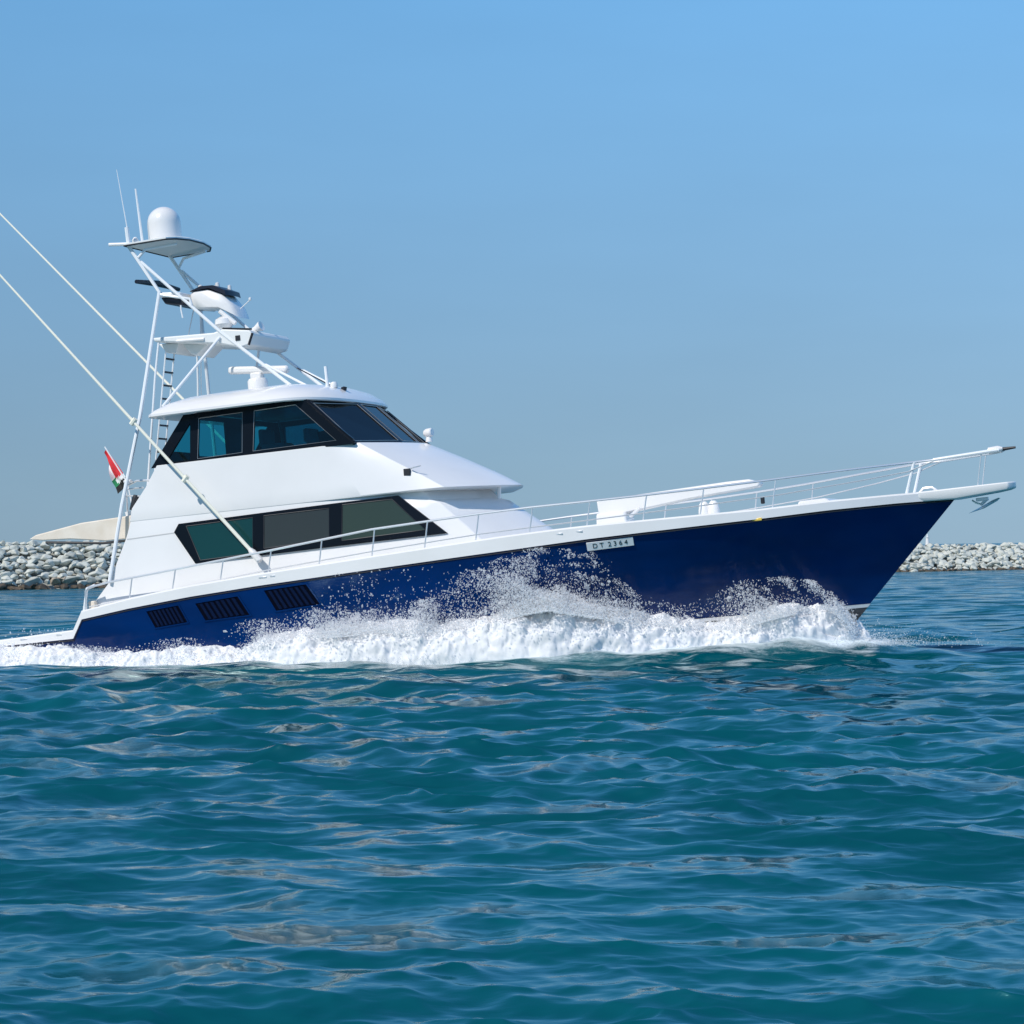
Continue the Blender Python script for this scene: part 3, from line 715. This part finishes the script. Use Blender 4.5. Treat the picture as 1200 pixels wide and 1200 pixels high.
for sgn in (-1, 1):
    rail = MB().tube(rail_pts(TOPR, sgn), .021, 8).build('guard_rail', STEEL, yacht)
    MB().tube(rail_pts(MIDR, sgn), .012, 6).build('middle_rail', STEEL, rail)
    for x in (-6.66, -5.72, -4.70, -3.70, -2.66, -1.60, -.56, .42, 1.42, 2.45, 3.43, 4.40, 5.6):
        xt = x+.10; yb = rail_y(x)
        MB().tube([(x, sgn*yb, zs(x)+hg(x)-.02), (xt, sgn*rail_y(xt), lerp(TOPR[3:], xt))], .014, 6).build('stanchion', STEEL, rail)
    MB().tube([(7.76, sgn*.36, 2.28), (7.94, sgn*.34, 2.82)], .03, 8).build('stanchion', PIPE, rail)
    MB().tube([(9.0, sgn*.26, 2.3), (9.12, sgn*.26, 2.87)], .012, 6).build('stanchion', STEEL, rail)
    MB().tube([(8.28, sgn*.33, 2.835), (9.2, sgn*.26, 2.882), (9.42, sgn*.2, 2.893)], [.03, .036, .03], 8).build('pulpit_rail', PIPE, yacht)
MB().tube([(9.40, -.22, 2.893), (9.47, 0, 2.897), (9.40, .22, 2.893)], .03, 8).build('pulpit_bow_bar', PIPE, yacht)
MB().lathe((9.2, -.15, 2.90), [(0, 0), (.06, .03), (.065, .2), (.03, .28), (0, .28)], 12, Vector((1, 0, .05))).build('bow_light', WHITE, yacht)
MB().tube([(9.44, -.12, 2.905), (9.70, -.12, 2.915)], [.035, .02], 8).build('bow_light_shade', RUB, yacht)

# outriggers
def rig(base, tip, nm):
    b, t = Vector(base), Vector(tip); d = t-b; n = 14
    o = MB().tube([b+d*k/n for k in range(n+1)], [.038-.022*k/n for k in range(n+1)], 8).build(nm, RIGM, yacht)
    MB().lathe(b-d.normalized()*.05, [(0, 0), (.07, 0), (.07, .22), (.045, .3), (0, .3)], 10, d).build('outrigger_socket', WHITE, o)
    # clamp bands
    for f in (.22, .38):
        p = b+d*f; q = p+Vector((-.10, 0, -.02))
        MB().tube([p-Vector((.05, 0, .05)), p+Vector((.05, .0, .05))], .05, 8).build('outrigger_band', RIGM, o)
    return o
rig((-3.97, -2.42, 2.21), (-10.2, -2.44, 9.64), 'outrigger')
rig((-4.55, 2.42, 2.30), (-12.7, 2.42, 11.37), 'outrigger')

# tuna tower
def T(name, pts, r, mir=True, m=PIPE, parent=None, n=8):
    o = []
    for sgn in ((1, -1) if mir else (1,)):
        o.append(MB().tube([(x, y*sgn, z) for x, y, z in pts], r, n).build(name, m, parent or yacht))
    return o
tower = bpy.data.objects.new('tuna_tower', None); COL.objects.link(tower); tower.parent = yacht
T('aft_leg', [(-7.20, -2.30, 2.05), (-6.93, -2.06, 3.51), (-6.69, -1.5, 5.22), (-6.40, -.85, 7.67), (-7.01, -.85, 8.68)], .038, parent=tower)
T('front_leg', [(-6.75, -.85, 8.31), (-5.12, -.85, 6.70), (-3.69, -.86, 5.47)], .034, parent=tower)
T('top_strut', [(-6.80, -.85, 8.40), (-6.66, -.80, 8.55), (-6.05, -.62, 8.60)], .028, parent=tower)
T('brace', [(-5.16, -.87, 6.62), (-5.98, -1.90, 5.30)], .028, parent=tower)
T('front_brace', [(-4.24, -.86, 5.98), (-3.37, -.86, 5.45)], .025, parent=tower)
T('cross_bar', [(-6.41, -.85, 7.66), (-6.41, .85, 7.66)], .026, False, parent=tower)
T('cross_bar', [(-5.05, -.85, 6.64), (-5.05, .85, 6.64)], .026, False, parent=tower)
T('side_bar', [(-6.40, -.85, 7.62), (-5.75, -.85, 7.45), (-5.72, -.85, 7.32)], .03, parent=tower)
T('inner_leg', [(-6.52, -.8, 6.75), (-6.62, -.9, 6.0), (-6.95, -1.1, 3.4)], .022, parent=tower)
# control floor
mb = MB(); prof = [(-6.63, 6.79), (-5.3, 6.73), (-5.1, 6.78), (-4.52, 6.69), (-4.46, 6.6), (-4.55, 6.40), (-4.75, 6.37), (-5.2, 6.5), (-6.0, 6.62), (-6.6, 6.71)]
mb.prism(prof, lambda a, b: Vector((a, -.86, b)), lambda a, b: Vector((a, .86, b))); floor_ = mb.build('tower_floor', OFFWH, yacht, bevel=.03)
MB().prism([(-6.68, 6.7), (-6.50, 6.5), (-6.3, 6.46), (-6.22, 6.66)], lambda a, b: Vector((a, -.55, b)), lambda a, b: Vector((a, .3, b))).build('gusset', OFFWH, floor_, bevel=.02)
MB().prism([(-6.2, 6.66), (-6.0, 6.42), (-5.88, 6.37), (-5.6, 6.58)], lambda a, b: Vector((a, -.5, b)), lambda a, b: Vector((a, .25, b))).build('gusset', OFFWH, floor_, bevel=.03)
MB().tube([(-6.1, -.87, 6.66), (-5.5, -.87, 6.63)], .03, 8).build('floor_step', WHITE, floor_)
MB().box((-4.78, -.862, 6.56), (.10, .02, .10)).build('floor_fitting', RUB, floor_)
MB().tube([(-4.46, -.86, 6.62), (-4.56, -.86, 6.40)], .025, 6).build('floor_edge_trim', RUB, floor_)
MB().tube([(-5.1, -.84, 6.79), (-4.48, -.84, 6.70)], .018, 6).build('floor_edge_trim', RUB, floor_)
# helm pod with dark coaming
prof = [(-5.95, 7.60), (-5.9, 7.66), (-5.55, 7.66), (-5.22, 7.52), (-5.02, 7.26), (-4.93, 7.02), (-5.1, 7.12), (-5.3, 7.24), (-5.55, 7.27), (-5.85, 7.30), (-5.95, 7.40)]
mb = MB(); rings = []
for y, s in ((-.50, .80), (-.46, .95), (-.38, 1), (.02, 1), (.10, .95), (.14, .8)):
    cx, cz = -5.45, 7.4; rings.append([Vector((cx+(a-cx)*s, y, cz+(b-cz)*s)) for a, b in prof])
mb.loft(rings); pod = mb.build('helm_pod', WHITE, yacht, smooth=50)
mb = MB(); rings = []
for y, s in ((-.51, .9), (-.43, 1), (.07, 1), (.15, .9)):
    rings.append([Vector((-5.5+(a+5.5)*s, y, b)) for a, b in [(-5.95, 7.655), (-5.7, 7.725), (-5.4, 7.71), (-5.12, 7.58), (-5.10, 7.48), (-5.2, 7.53), (-5.5, 7.665)]])
mb.loft(rings); mb.build('pod_coaming', NAVY, pod, smooth=50)
for (x, y, z, r) in ((-5.8, -.25, 7.69, .05), (-5.45, -.2, 7.70, .045), (-5.6, .05, 7.70, .05), (-5.3, .02, 7.65, .04)):
    MB().lathe((x, y, z), [(0, 0), (r, 0), (r*.9, .09), (0, .11)], 10).build('instrument', WHITE, pod)
MB().lathe((-4.72, -.3, 7.33), [(0, 0), (.03, .02), (.03, .06), (0, .08)], 8).tube([(-4.95, -.3, 7.2), (-4.72, -.3, 7.35)], .01, 5).build('pod_light', WHITE, pod)
MB().tube([(-5.30, -.5, 7.18), (-4.98, -.5, 6.90)], .045, 8).build('pod_arm', WHITE, pod)
MB().lathe((-5.25, -.45, 6.82), [(0, 0), (.13, .02), (.19, .1), (.17, .2), (.08, .25), (0, .25)], 14).build('helm_seat', WHITE, yacht)
MB().lathe((-4.66, -.5, 6.70), [(0, 0), (.05, .0), (.06, .12), (.1, .24), (.1, .26), (0, .24)], 12, Vector((.9, -.1, .3))).build('horn', WHITE, yacht)
# crew bench behind the pod
MB().tube([(-6.86, -.9, 7.93), (-6.86, 0, 7.98), (-6.80, .75, 7.93)], [.04, .065, .04], 10).build('bench_backrest', NAVY, yacht)
b_ = MB().loft([[(-6.45, -.8, 7.58), (-6.0, -.75, 7.52), (-6.0, .85, 7.52), (-6.45, .85, 7.58)], [(-6.48, -.82, 7.68), (-5.98, -.77, 7.62), (-5.98, .87, 7.62), (-6.48, .87, 7.68)]]).build('crew_bench', WHITE, yacht, bevel=.03)
MB().loft([[(-6.38, -.7, 7.44), (-6.02, -.7, 7.38), (-6.02, .8, 7.38), (-6.38, .8, 7.44)], [(-6.44, -.76, 7.575), (-6.01, -.73, 7.515), (-6.01, .83, 7.515), (-6.44, .83, 7.575)]]).build('cushion', NAVY, b_, bevel=.03)
T('bench_post', [(-6.05, -.1, 7.4), (-6.25, -.1, 6.8), (-5.9, -.1, 6.76)], .014, False, STEEL)
T('grab_loop', [(-5.95, -.86, 7.35), (-5.95, -.86, 7.25), (-5.93, -.86, 7.1)], .018, True)
# sunshade on top and satellite dome
shade = [(-7.03, -.97), (-6.1, -.97), (-5.98, -.75), (-5.93, -.3), (-5.93, .3), (-6.0, .75), (-6.15, 1.0), (-7.05, 1.02)]
def shz(x, y): return 8.72-.05*(y)**2-.02*(x+6.4)**2
def sheet(sc, dz): return [Vector((-6.4+(x+6.4)*sc, y*sc, shz(x, y)+dz)) for x, y in shade]
sh = MB().loft([sheet(.6, .02), sheet(.95, -.015), sheet(1, .0), sheet(1, .03), sheet(.9, .055), sheet(.5, .085)]).build('tower_sunshade', OFFWH, yacht, smooth=30)
MB().tube([Vector((x, y, shz(x, y)-.012)) for x, y in shade]+[Vector((*shade[0], shz(*shade[0])-.012))], .016, 6).build('shade_edge_trim', RUB, sh)
MB().lathe((-6.62, 0, 8.74), [(0, 0), (.36, 0), (.36, .05), (.335, .07), (.335, .40)]+[(.335*math.cos(q), .42+.335*math.sin(q)) for q in np.linspace(.05, 1.5, 9)]+[(0, .755)], 28).build('satellite_dome', WHITE, yacht)
MB().tube([(-6.99, -.85, 8.70), (-7.0, -.85, 9.03)], .045, 8).build('antenna_base', PIPE, yacht)
MB().tube([(-6.99, -.85, 9.0), (-7.12, -.85, 10.2)], [.012, .006], 6).build('whip_antenna', PIPE, yacht)
MB().tube([(-6.97, -.3, 8.72), (-7.03, -.3, 9.88)], [.03, .02], 6).build('whip_antenna', PIPE, yacht)
MB().tube([(-7.42, -.85, 8.745), (-7.0, -.85, 8.70)], .035, 8).build('aerial_arm', PIPE, yacht)
MB().lathe((-6.97, -.6, 8.72), [(0, 0), (.06, .0), (.07, .08), (.03, .14), (0, .15)], 10).build('anchor_light', WHITE, yacht)
# ladder up to the tower
lad = MB()
a0, a1 = Vector((-6.98, 0, 4.22)), Vector((-6.52, 0, 6.55))
for y in (-.55, -.20): lad.tube([a0+Vector((0, y, 0)), a1+Vector((0, y, 0))], .016, 6)
lad_o = lad.build('tower_ladder', PIPE, yacht)
for k in range(9):
    p = a0+(a1-a0)*((k+.4)/9); MB().box((p.x, -.375, p.z), (.05, .34, .03)).build('rung', RUB, lad_o)
T('whip_aerial', [(-4.12, .3, 5.98), (-3.4, .5, 5.5)], .012, False, RUB)
T('cable', [(-6.14, .3, 7.2), (-6.27, .3, 5.55)], .010, False, PIPE)
# open-array radar on the roof
rb = MB().lathe((-4.56, -.6, 5.46), [(0, 0), (.26, 0), (.26, .04), (.20, .07), (.20, .25), (.17, .3), (0, .3)], 20).build('radar_pedestal', WHITE, yacht)
MB().box((-4.56, -.6, 5.81), (.24, .18, .14)).build('radar_gearbox', WHITE, rb, bevel=.03)
q_ = Matrix.Rotation(R(-9), 3, 'Z') @ Matrix.Rotation(R(6.2), 3, 'Y')
MB().box((-4.52, -.6, 5.925), (1.40, .13, .15), q_).build('radar_scanner', WHITE, rb, bevel=.05)
# things on the aft bridge deck: rail and rod holders
for sgn in (-1, 1):
    r_ = MB().tube([(-6.45, sgn*1.6, 3.95), (-6.85, sgn*1.55, 3.98), (-7.12, sgn*1.5, 3.9), (-7.14, sgn*1.5, 3.3)], .02, 8).build('aft_rail', STEEL, yacht)
    MB().tube([(-6.72, sgn*1.6, 3.66), (-7.13, sgn*1.52, 3.72)], .015, 6).build('aft_rail_bar', STEEL, r_)
    MB().tube([(-6.68, sgn*1.62, 3.83), (-7.13, sgn*1.52, 3.84)], .015, 6).build('aft_rail_bar', STEEL, r_)
    MB().lathe((-6.98, sgn*1.56, 3.42), [(0, 0), (.07, 0), (.07, .24), (.05, .3), (0, .3)], 10, Vector((.35, 0, 1))).build('rod_holder', RUB, yacht)
MB().box((-7.0, -1.62, 3.98), (.16, .14, .07)).build('aft_white_box', WHITE, yacht, bevel=.03)  # invented plain box, stands in for small unidentified white shapes
MB().prism([(-6.95, 3.27), (-6.5, 3.27), (-6.5, 3.42), (-6.97, 3.38)], lambda a, b: Vector((a, -1.9, b)), lambda a, b: Vector((a, 1.9, b))).build('aft_bridge_deck', WHITE, yacht)
MB().prism([(-6.2, 4.2), (-5.9, 4.2), (-5.78, 4.42), (-5.98, 4.45)], lambda a, b: Vector((a, -1.86, b)), lambda a, b: Vector((a, -1.0, b))).build('aft_locker', NAVY, yacht, bevel=.03)
MB().tube([(-7.69, -2.50, 1.5), (-7.58, -2.5, 1.97), (-7.4, -2.5, 2.02)], .03, 8).build('cockpit_post', PIPE, yacht)
MB().box((-7.55, -2.38, 1.6), (.14, .12, .26)).build('cockpit_door_edge', CREAM, yacht, bevel=.02)
for (x, w_) in ((-3.75, .16), (-3.55, .1), (2.0, .12), (2.35, .12), (-9.0, .16), (-8.2, .12)):
    MB().box((x, -(hy(x, zs(x))+.036), zs(x)+hg(x)*.62), (w_, .012, .03)).build('gunwale_fitting', STEEL, yacht, bevel=.004)

# ------------------------------------------------------------------ flag on its staff, anchor under the pulpit
def child_of_boat(name, loc):
    e = bpy.data.objects.new(name, None); COL.objects.link(e)
    M = Matrix.Translation((0, 45, 0)) @ Matrix.Rotation(-AZ, 4, 'Z') @ Matrix.Rotation(R(-4.5), 4, 'Y') @ Matrix.Translation(loc)
    e.matrix_world = M; return e
fl = child_of_boat('flag', (-7.0, -1.0, 3.40))
tag(fl, 'red, green, white and black flag streaming from a short staff at the stern', 'flag')
MB().tube([(-.30, .02, .05), (-.36, .0, .60), (-.80, 0, 1.36)], .014, 6).build('flagstaff', PIPE, fl)
mb = MB(); nx, nz = 12, 22
EA = [(-.79, 1.35), (-.68, 1.18), (-.54, .97), (-.37, .69)]       # edge along the staff
EB = [(-.80, 1.18), (-.76, .94), (-.68, .64), (-.54, .40)]       # free edge, hanging aft and down
P = []
for i in range(nz+1):
    for j in range(nx+1):
        s, t = i/nz, j/nx
        k = min(2, int(s*3)); f = s*3-k
        a = (EA[k][0]+(EA[k+1][0]-EA[k][0])*f, EA[k][1]+(EA[k+1][1]-EA[k][1])*f); b = (EB[k][0]+(EB[k+1][0]-EB[k][0])*f, EB[k][1]+(EB[k+1][1]-EB[k][1])*f)
        t2 = t+.06*math.sin(9*s)*t*(1-t)
        P.append((a[0]+(b[0]-a[0])*t2, .07*math.sin(8*t+3*s)*t+.04*math.sin(10*s)*t, a[1]+(b[1]-a[1])*t2))
mb.v += P
for i in range(nz):
    for j in range(nx):
        mb.f.append([i*(nx+1)+j, i*(nx+1)+j+1, (i+1)*(nx+1)+j+1, (i+1)*(nx+1)+j])
        s, t = (i+.5)/nz, (j+.5)/nx
        u = s+.25*t-.08
        mb.mi.append(0 if t < .72 and u < .80 else (2 if t < .80 and u > .78 and u < .9 or t >= .72 and s < .62 else (1 if t > .72 and s < .8 else 3)))
mb.build('flag_cloth', [REDF, GRNF, WHTF, BLKF], fl, smooth=80)
an = child_of_boat('anchor', (9.0, 0, 2.10))
tag(an, 'galvanised plough anchor hanging under the tip of the bow pulpit', 'anchor')
MB().tube([(.12, 0, -.02), (.02, 0, -.10), (-.02, 0, -.13)], [.03, .03, .025], 8).box((.02, 0, -.03), (.22, .06, .06)).build('shank', STEEL, an, bevel=.01)
MB().loft([[(-.25, 0, -.26), (-.22, -.03, -.25), (-.22, .03, -.25)], [(-.02, 0, -.16), (.02, -.13, -.19), (.02, .13, -.19)], [(.20, 0, -.06), (.26, -.10, -.085), (.26, .10, -.085)], [(.30, 0, -.03), (.33, -.04, -.04), (.33, .04, -.04)]]).build('fluke', STEEL, an)
MB().tube([(-.16, 0, -.03), (-.10, 0, -.08), (.0, 0, -.12)], .018, 6).build('chain_shackle', STEEL, an)

# ------------------------------------------------------------------ wake: foam bank and flying spray
TOP = [(-13, .05), (-10.5, .24), (-9.32, .26), (-8.2, .3), (-7.47, .22), (-6.75, .15), (-5.67, .15), (-5.05, .3), (-4.27, .22), (-3.75, .50), (-2.89, .66), (-2.04, .68), (-1.38, .76), (-.55, .68), (.42, .84), (1.07, 1.02), (1.7, 1.12), (2.47, .98), (3.18, .80), (4.01, .72), (4.69, .68), (5.09, .84), (5.62, .98), (6.15, 1.02), (6.45, .86), (6.66, .5), (6.8, .3)]
SPR = [(-13, .4), (-9, .34), (-6.5, .22), (-5.2, .42), (-4.6, .3), (-3.9, .74), (-3.2, .75), (-2.21, 1.02), (-1.7, .85), (-.88, .98), (-.22, 1.1), (.44, 1.5), (1.08, 1.8), (1.72, 1.95), (2.63, 1.90), (2.98, 1.45), (3.46, 1.0), (4.2, .92), (4.56, 1.08), (5.10, 1.34), (5.76, 1.4), (6.2, 1.32), (6.5, 1.1), (6.8, .5)]
WID = [(-13, 1.6), (-9, 1.1), (-4, .85), (0, .75), (3, .8), (5, .65), (6.2, .5), (6.8, .25)]
BOT = [(-13, -.2), (-9, -.2), (-5, -.14), (0, -.05), (2.5, .04), (5.3, .06), (6.4, .2), (6.9, .25)]
def hullY(X, z):      # hull half breadth (yawed plan frame) at world height z
    c, s_ = math.cos(R(4.5)), math.sin(R(4.5))
    xl = X*c+z*s_; zl = z*c-X*s_
    return hy(min(max(xl, -11.2), xstem(zl)), min(max(zl, -.2), 2.1))
FOAM = mat('foam', (.70, .715, .75), 1.0, spec=.05)
def foam_setup():
    m = FOAM; t = m.node_tree; t.nodes.clear(); o = N(m, 'ShaderNodeOutputMaterial')
    at = N(m, 'ShaderNodeAttribute', attribute_name='edge'); tc = N(m, 'ShaderNodeTexCoord')
    nz = N(m, 'ShaderNodeTexNoise'); nz.inputs['Scale'].default_value = 9.0; nz.inputs['Detail'].default_value = 8; nz.inputs['Roughness'].default_value = .8
    L(m, tc.outputs['Object'], nz.inputs['Vector'])
    ad = N(m, 'ShaderNodeMath', operation='SUBTRACT'); L(m, nz.outputs['Fac'], ad.inputs[0]); L(m, at.outputs['Fac'], ad.inputs[1])
    mr = N(m, 'ShaderNodeMapRange'); mr.inputs['From Min'].default_value = -.05; mr.inputs['From Max'].default_value = .12; L(m, ad.outputs[0], mr.inputs[0])
    bn = N(m, 'ShaderNodeBump'); bn.inputs['Strength'].default_value = .2; bn.inputs['Distance'].default_value = .03; L(m, nz.outputs['Fac'], bn.inputs['Height'])
    a = N(m, 'ShaderNodeBsdfDiffuse'); b = N(m, 'ShaderNodeBsdfTranslucent'); mx = N(m, 'ShaderNodeMixShader'); tr = N(m, 'ShaderNodeBsdfTransparent'); m2 = N(m, 'ShaderNodeMixShader')
    a.inputs[0].default_value = (.93, .935, .95, 1); b.inputs[0].default_value = (.9, .91, .93, 1); mx.inputs[0].default_value = .2
    L(m, bn.outputs[0], a.inputs['Normal'])
    L(m, a.outputs[0], mx.inputs[1]); L(m, b.outputs[0], mx.inputs[2]); L(m, mr.outputs[0], m2.inputs[0]); L(m, tr.outputs[0], m2.inputs[1]); L(m, mx.outputs[0], m2.inputs[2]); L(m, m2.outputs[0], o.inputs[0])
foam_setup()
SPRAY = bpy.data.materials.new('spray'); SPRAY.use_nodes = True; SPRAY.node_tree.nodes.clear()
def spray_setup():
    m = SPRAY; o = N(m, 'ShaderNodeOutputMaterial'); a = N(m, 'ShaderNodeBsdfDiffuse'); b = N(m, 'ShaderNodeBsdfTranslucent'); mx = N(m, 'ShaderNodeMixShader')
    a.inputs[0].default_value = (.97, .97, .98, 1); b.inputs[0].default_value = (.97, .98, .99, 1); mx.inputs[0].default_value = .45
    L(m, a.outputs[0], mx.inputs[1]); L(m, b.outputs[0], mx.inputs[2])
    tr = N(m, 'ShaderNodeBsdfTransparent'); m2 = N(m, 'ShaderNodeMixShader'); m2.inputs[0].default_value = .55      # clear water passes part of the light straight on
    L(m, mx.outputs[0], m2.inputs[1]); L(m, tr.outputs[0], m2.inputs[2]); L(m, m2.outputs[0], o.inputs[0])
spray_setup()
def make_foam():
    nx, nt_ = 900, 46
    Xs = np.linspace(-13, 6.8, nx)
    for side in (-1, 1):
        V = np.zeros((nx, nt_, 3)); E = np.zeros((nx, nt_))
        for i, X in enumerate(Xs):
            zt, zb, wd = lerp(TOP, X), lerp(BOT, X), lerp(WID, X)
            for j in range(nt_):
                t = j/(nt_-1)
                z = zb-.12+(zt-zb+.12)*math.cos(t*math.pi/2)**.75 if t < 1 else zb-.12
                base = hullY(X, zt) if z > .2 else hullY(X, max(zt*.8, .2))
                base = hullY(X, zt)
                y = base-.12+wd*math.sin(t*math.pi/2)**1.2
                p = Vector((X*1.0, y*1.0, z))
                n1 = noise.fractal(Vector((X*.9, y*.9, z*1.1+side*7)), 1.0, 2.0, 5)
                n2 = noise.fractal(Vector((X*3.2, y*3.2, z*3.2+side*3)), .8, 2.1, 4)
                amp = .5+.5*math.sin(t*math.pi)
                n3 = noise.fractal(Vector((X*9, y*9, z*9+side*3)), .7, 2.1, 3)
                y += (n1*.11+n2*.055+n3*.03)*amp; z += (n1*.15+n2*.09+n3*.035)*amp*(1 if t < .8 else .4)
                V[i, j] = (X+n2*.05, side*y, z)
                e = max(0, 1-t/.34); E[i, j] = -.3+.85*e**1.2+max(0, (t-.86)/.14)*.75
                if X > 6.3: E[i, j] += (X-6.3)*.9
        wx, wy = to_world(V[..., 0], V[..., 1])
        W = np.stack([wx, wy, V[..., 2]], -1).reshape(-1, 3)
        o = npmesh('wake_foam', W, grid_faces(nx, nt_), FOAM, True, 'stuff')
        at = o.data.attributes.new('edge', 'FLOAT', 'POINT'); at.data.foreach_set('value', E.astype(np.float32).ravel())
        tag(o, 'thick white foam bank along the near side of the hull' if side < 0 else 'white foam bank along the far side of the hull', 'foam')
make_foam()
OCT_V = np.array([(1, 0, 0), (-1, 0, 0), (0, 1, 0), (0, -1, 0), (0, 0, 1), (0, 0, -1)], float)
OCT_F = np.array([(0, 2, 4), (2, 1, 4), (1, 3, 4), (3, 0, 4), (2, 0, 5), (1, 2, 5), (3, 1, 5), (0, 3, 5)])
def drops(name, P, size, label):
    n = len(P)
    st = RNG.uniform(.7, 1.9, (n, 1)); sc = np.concatenate([size[:, None]*st, size[:, None], size[:, None]*RNG.uniform(.7, 1.5, (n, 1))], 1)
    V = OCT_V[None]*sc[:, None, :]
    a = RNG.uniform(0, 2*np.pi, n); c, s = np.cos(a)[:, None], np.sin(a)[:, None]
    x = V[..., 0]*c-V[..., 2]*s; z = V[..., 0]*s+V[..., 2]*c; b = RNG.uniform(0, 2*np.pi, n); c, s = np.cos(b)[:, None], np.sin(b)[:, None]
    V = np.stack([x*c-V[..., 1]*s, x*s+V[..., 1]*c, z], -1)+P[:, None, :]
    Fc = OCT_F[None]+(np.arange(n)*6)[:, None, None]
    o = npmesh(name, V.reshape(-1, 3), Fc.reshape(-1, 3), SPRAY, False, 'stuff'); tag(o, label, 'spray'); return o
TET_V = np.array([(1, 1, 1), (1, -1, -1), (-1, 1, -1), (-1, -1, 1)], float)*.8
TET_F = np.array([(0, 1, 2), (0, 3, 1), (0, 2, 3), (1, 3, 2)])
def drops(name, P, size, label):
    V = []; Fc = []; o = 0
    for tv, tf, ok in ((TET_V, TET_F, size < .011), (OCT_V, OCT_F, size >= .011)):
        p, r = P[ok], size[ok]; n = len(p)
        sc = r[:, None]*np.stack([RNG.uniform(.8, 2.0, n), np.ones(n), RNG.uniform(.7, 1.4, n)], -1)
        v = tv[None]*sc[:, None, :]
        a = RNG.uniform(0, 2*np.pi, n); c, s = np.cos(a)[:, None], np.sin(a)[:, None]
        x = v[..., 0]*c-v[..., 2]*s; z = v[..., 0]*s+v[..., 2]*c; b = RNG.uniform(0, 2*np.pi, n); c, s = np.cos(b)[:, None], np.sin(b)[:, None]
        v = np.stack([x*c-v[..., 1]*s, x*s+v[..., 1]*c, z], -1)+p[:, None, :]
        V.append(v.reshape(-1, 3)); Fc.append((tf[None]+(np.arange(n)*len(tv))[:, None, None]).reshape(-1, 3)+o); o += n*len(tv)
    ob = npmesh(name, np.concatenate(V), np.concatenate(Fc), SPRAY, False, 'stuff'); tag(ob, label, 'spray'); return ob
def make_spray():
    tx = lambda tab, X: np.interp(X, [a for a, _ in tab], [b for _, b in tab])
    XS = np.linspace(-13, 7, 401); ZS = np.linspace(-.5, 2.1, 53)
    TABLE = np.array([[hullY(a, b) for b in ZS] for a in XS])
    def hv(X, Z):
        i = np.clip(((X+13)/20*400).astype(int), 0, 400); j = np.clip(((Z+.5)/2.6*52).astype(int), 0, 52); return TABLE[i, j]
    def field(X, Z, seed):             # torn sheets: cheap summed-sine turbulence
        r = np.random.default_rng(seed); f = np.zeros_like(X)
        for k in np.geomspace(1.6, 26, 26):
            a = r.uniform(0, 2*np.pi); f += np.sin(k*(X*np.cos(a)+Z*np.sin(a)*1.1)*1.5+r.uniform(0, 6.3)+1.2*np.sin(k*.6*(Z-X*.4)))/k**.45
        return f/f.std() if len(f) else f
    Ps = []; Sz = []
    def emit(X, Y, Z, size):
        wx, wy = to_world(X, Y); Ps.append(np.stack([wx, wy, Z], -1)); Sz.append(size)
    def sizes(n, big): return np.where(RNG.uniform(0, 1, n) < big, RNG.gamma(3, .0032, n)+.005, RNG.gamma(3, .0014, n)+.0026)
    for side, frac in ((-1, 1.0), (1, .2)):
        # fine mist hugging the crest of the bank
        n = int(110000*frac); X = RNG.uniform(-12.5, 6.62, n); zt = tx(TOP, X); zp = tx(SPR, X)
        z = zt-.16+RNG.exponential(1, n)*(.04+.09*(zp-zt)); ok = z < zp+.08; X, z = X[ok], z[ok]
        ok = field(X, z, 3) > RNG.uniform(-1.6, 1.2, len(X)); X, z = X[ok], z[ok]
        Y = hv(X, np.minimum(z, 1.5))+.02+RNG.gamma(2, .12, len(X)); emit(X, side*Y, z, sizes(len(X), .05))
        # plumes
        for (c, sd, num, pw, big) in ((1.95, .78, 85000, 3.0, .04), (5.8, .50, 45000, 3.0, .03), (-2.2, .26, 9000, 2.0, .08), (-3.9, .35, 7000, 2.0, .08), (-.9, .6, 16000, 2.0, .08), (-5.1, .3, 3000, 1.6, .1), (-8.6, 1.2, 9000, 1.8, .1), (-11, 1.0, 9000, 1.8, .1)):
            num = int(num*frac); X = RNG.normal(c, sd, num); X = X[(X < 6.6) & (X > -12.6)]
            zp = tx(SPR, X); zt = tx(TOP, X); u = RNG.uniform(0, 1, len(X))**pw
            z = zt-.2+(zp-zt+.24)*u*1.04
            ok = field(X+.3*z, z, int(abs(c)*10)+40) > RNG.uniform(-1.3, 1.0, len(X))+.8*u; X, z, u = X[ok], z[ok], u[ok]
            Y = hv(X, np.minimum(z, 1.6))+.04+RNG.gamma(2.2, .13, len(X))+.1*u; emit(X-.25*u, side*Y, z, sizes(len(X), big))
        # lone drops high on the topsides
        n = int(1400*frac); X = RNG.uniform(-2.5, 2.4, n); z = tx(TOP, X)+RNG.exponential(.42, n); ok = z < 1.75+.05*X; X, z = X[ok], z[ok]
        Y = hv(X, np.minimum(z, 1.6))+RNG.gamma(2, .15, len(X))+.03; emit(X, side*Y, z, RNG.gamma(3, .0020, len(X))+.003)
        # outer foot of the bank, thrown onto the water
        n = int(30000*frac); X = RNG.uniform(-12.5, 6.7, n); Y = hv(X, np.full(n, .4))+tx(WID, X)*RNG.uniform(.55, 1.15, n)
        z = tx(BOT, X)+RNG.exponential(.05, len(X))-.03; emit(X, side*Y, z, sizes(len(X), .05))
    # fine mist just ahead of the stem, low over the water
    n = 9000; X = 6.3+RNG.exponential(.45, n); Y = RNG.normal(-.15, .4, n); z = .22+RNG.exponential(.07, n); emit(X, Y, z, RNG.gamma(2, .0014, n)+.002)
    drops('spray', np.concatenate(Ps), np.concatenate(Sz), 'white spray drops flying off the hull above the foam')
make_spray()
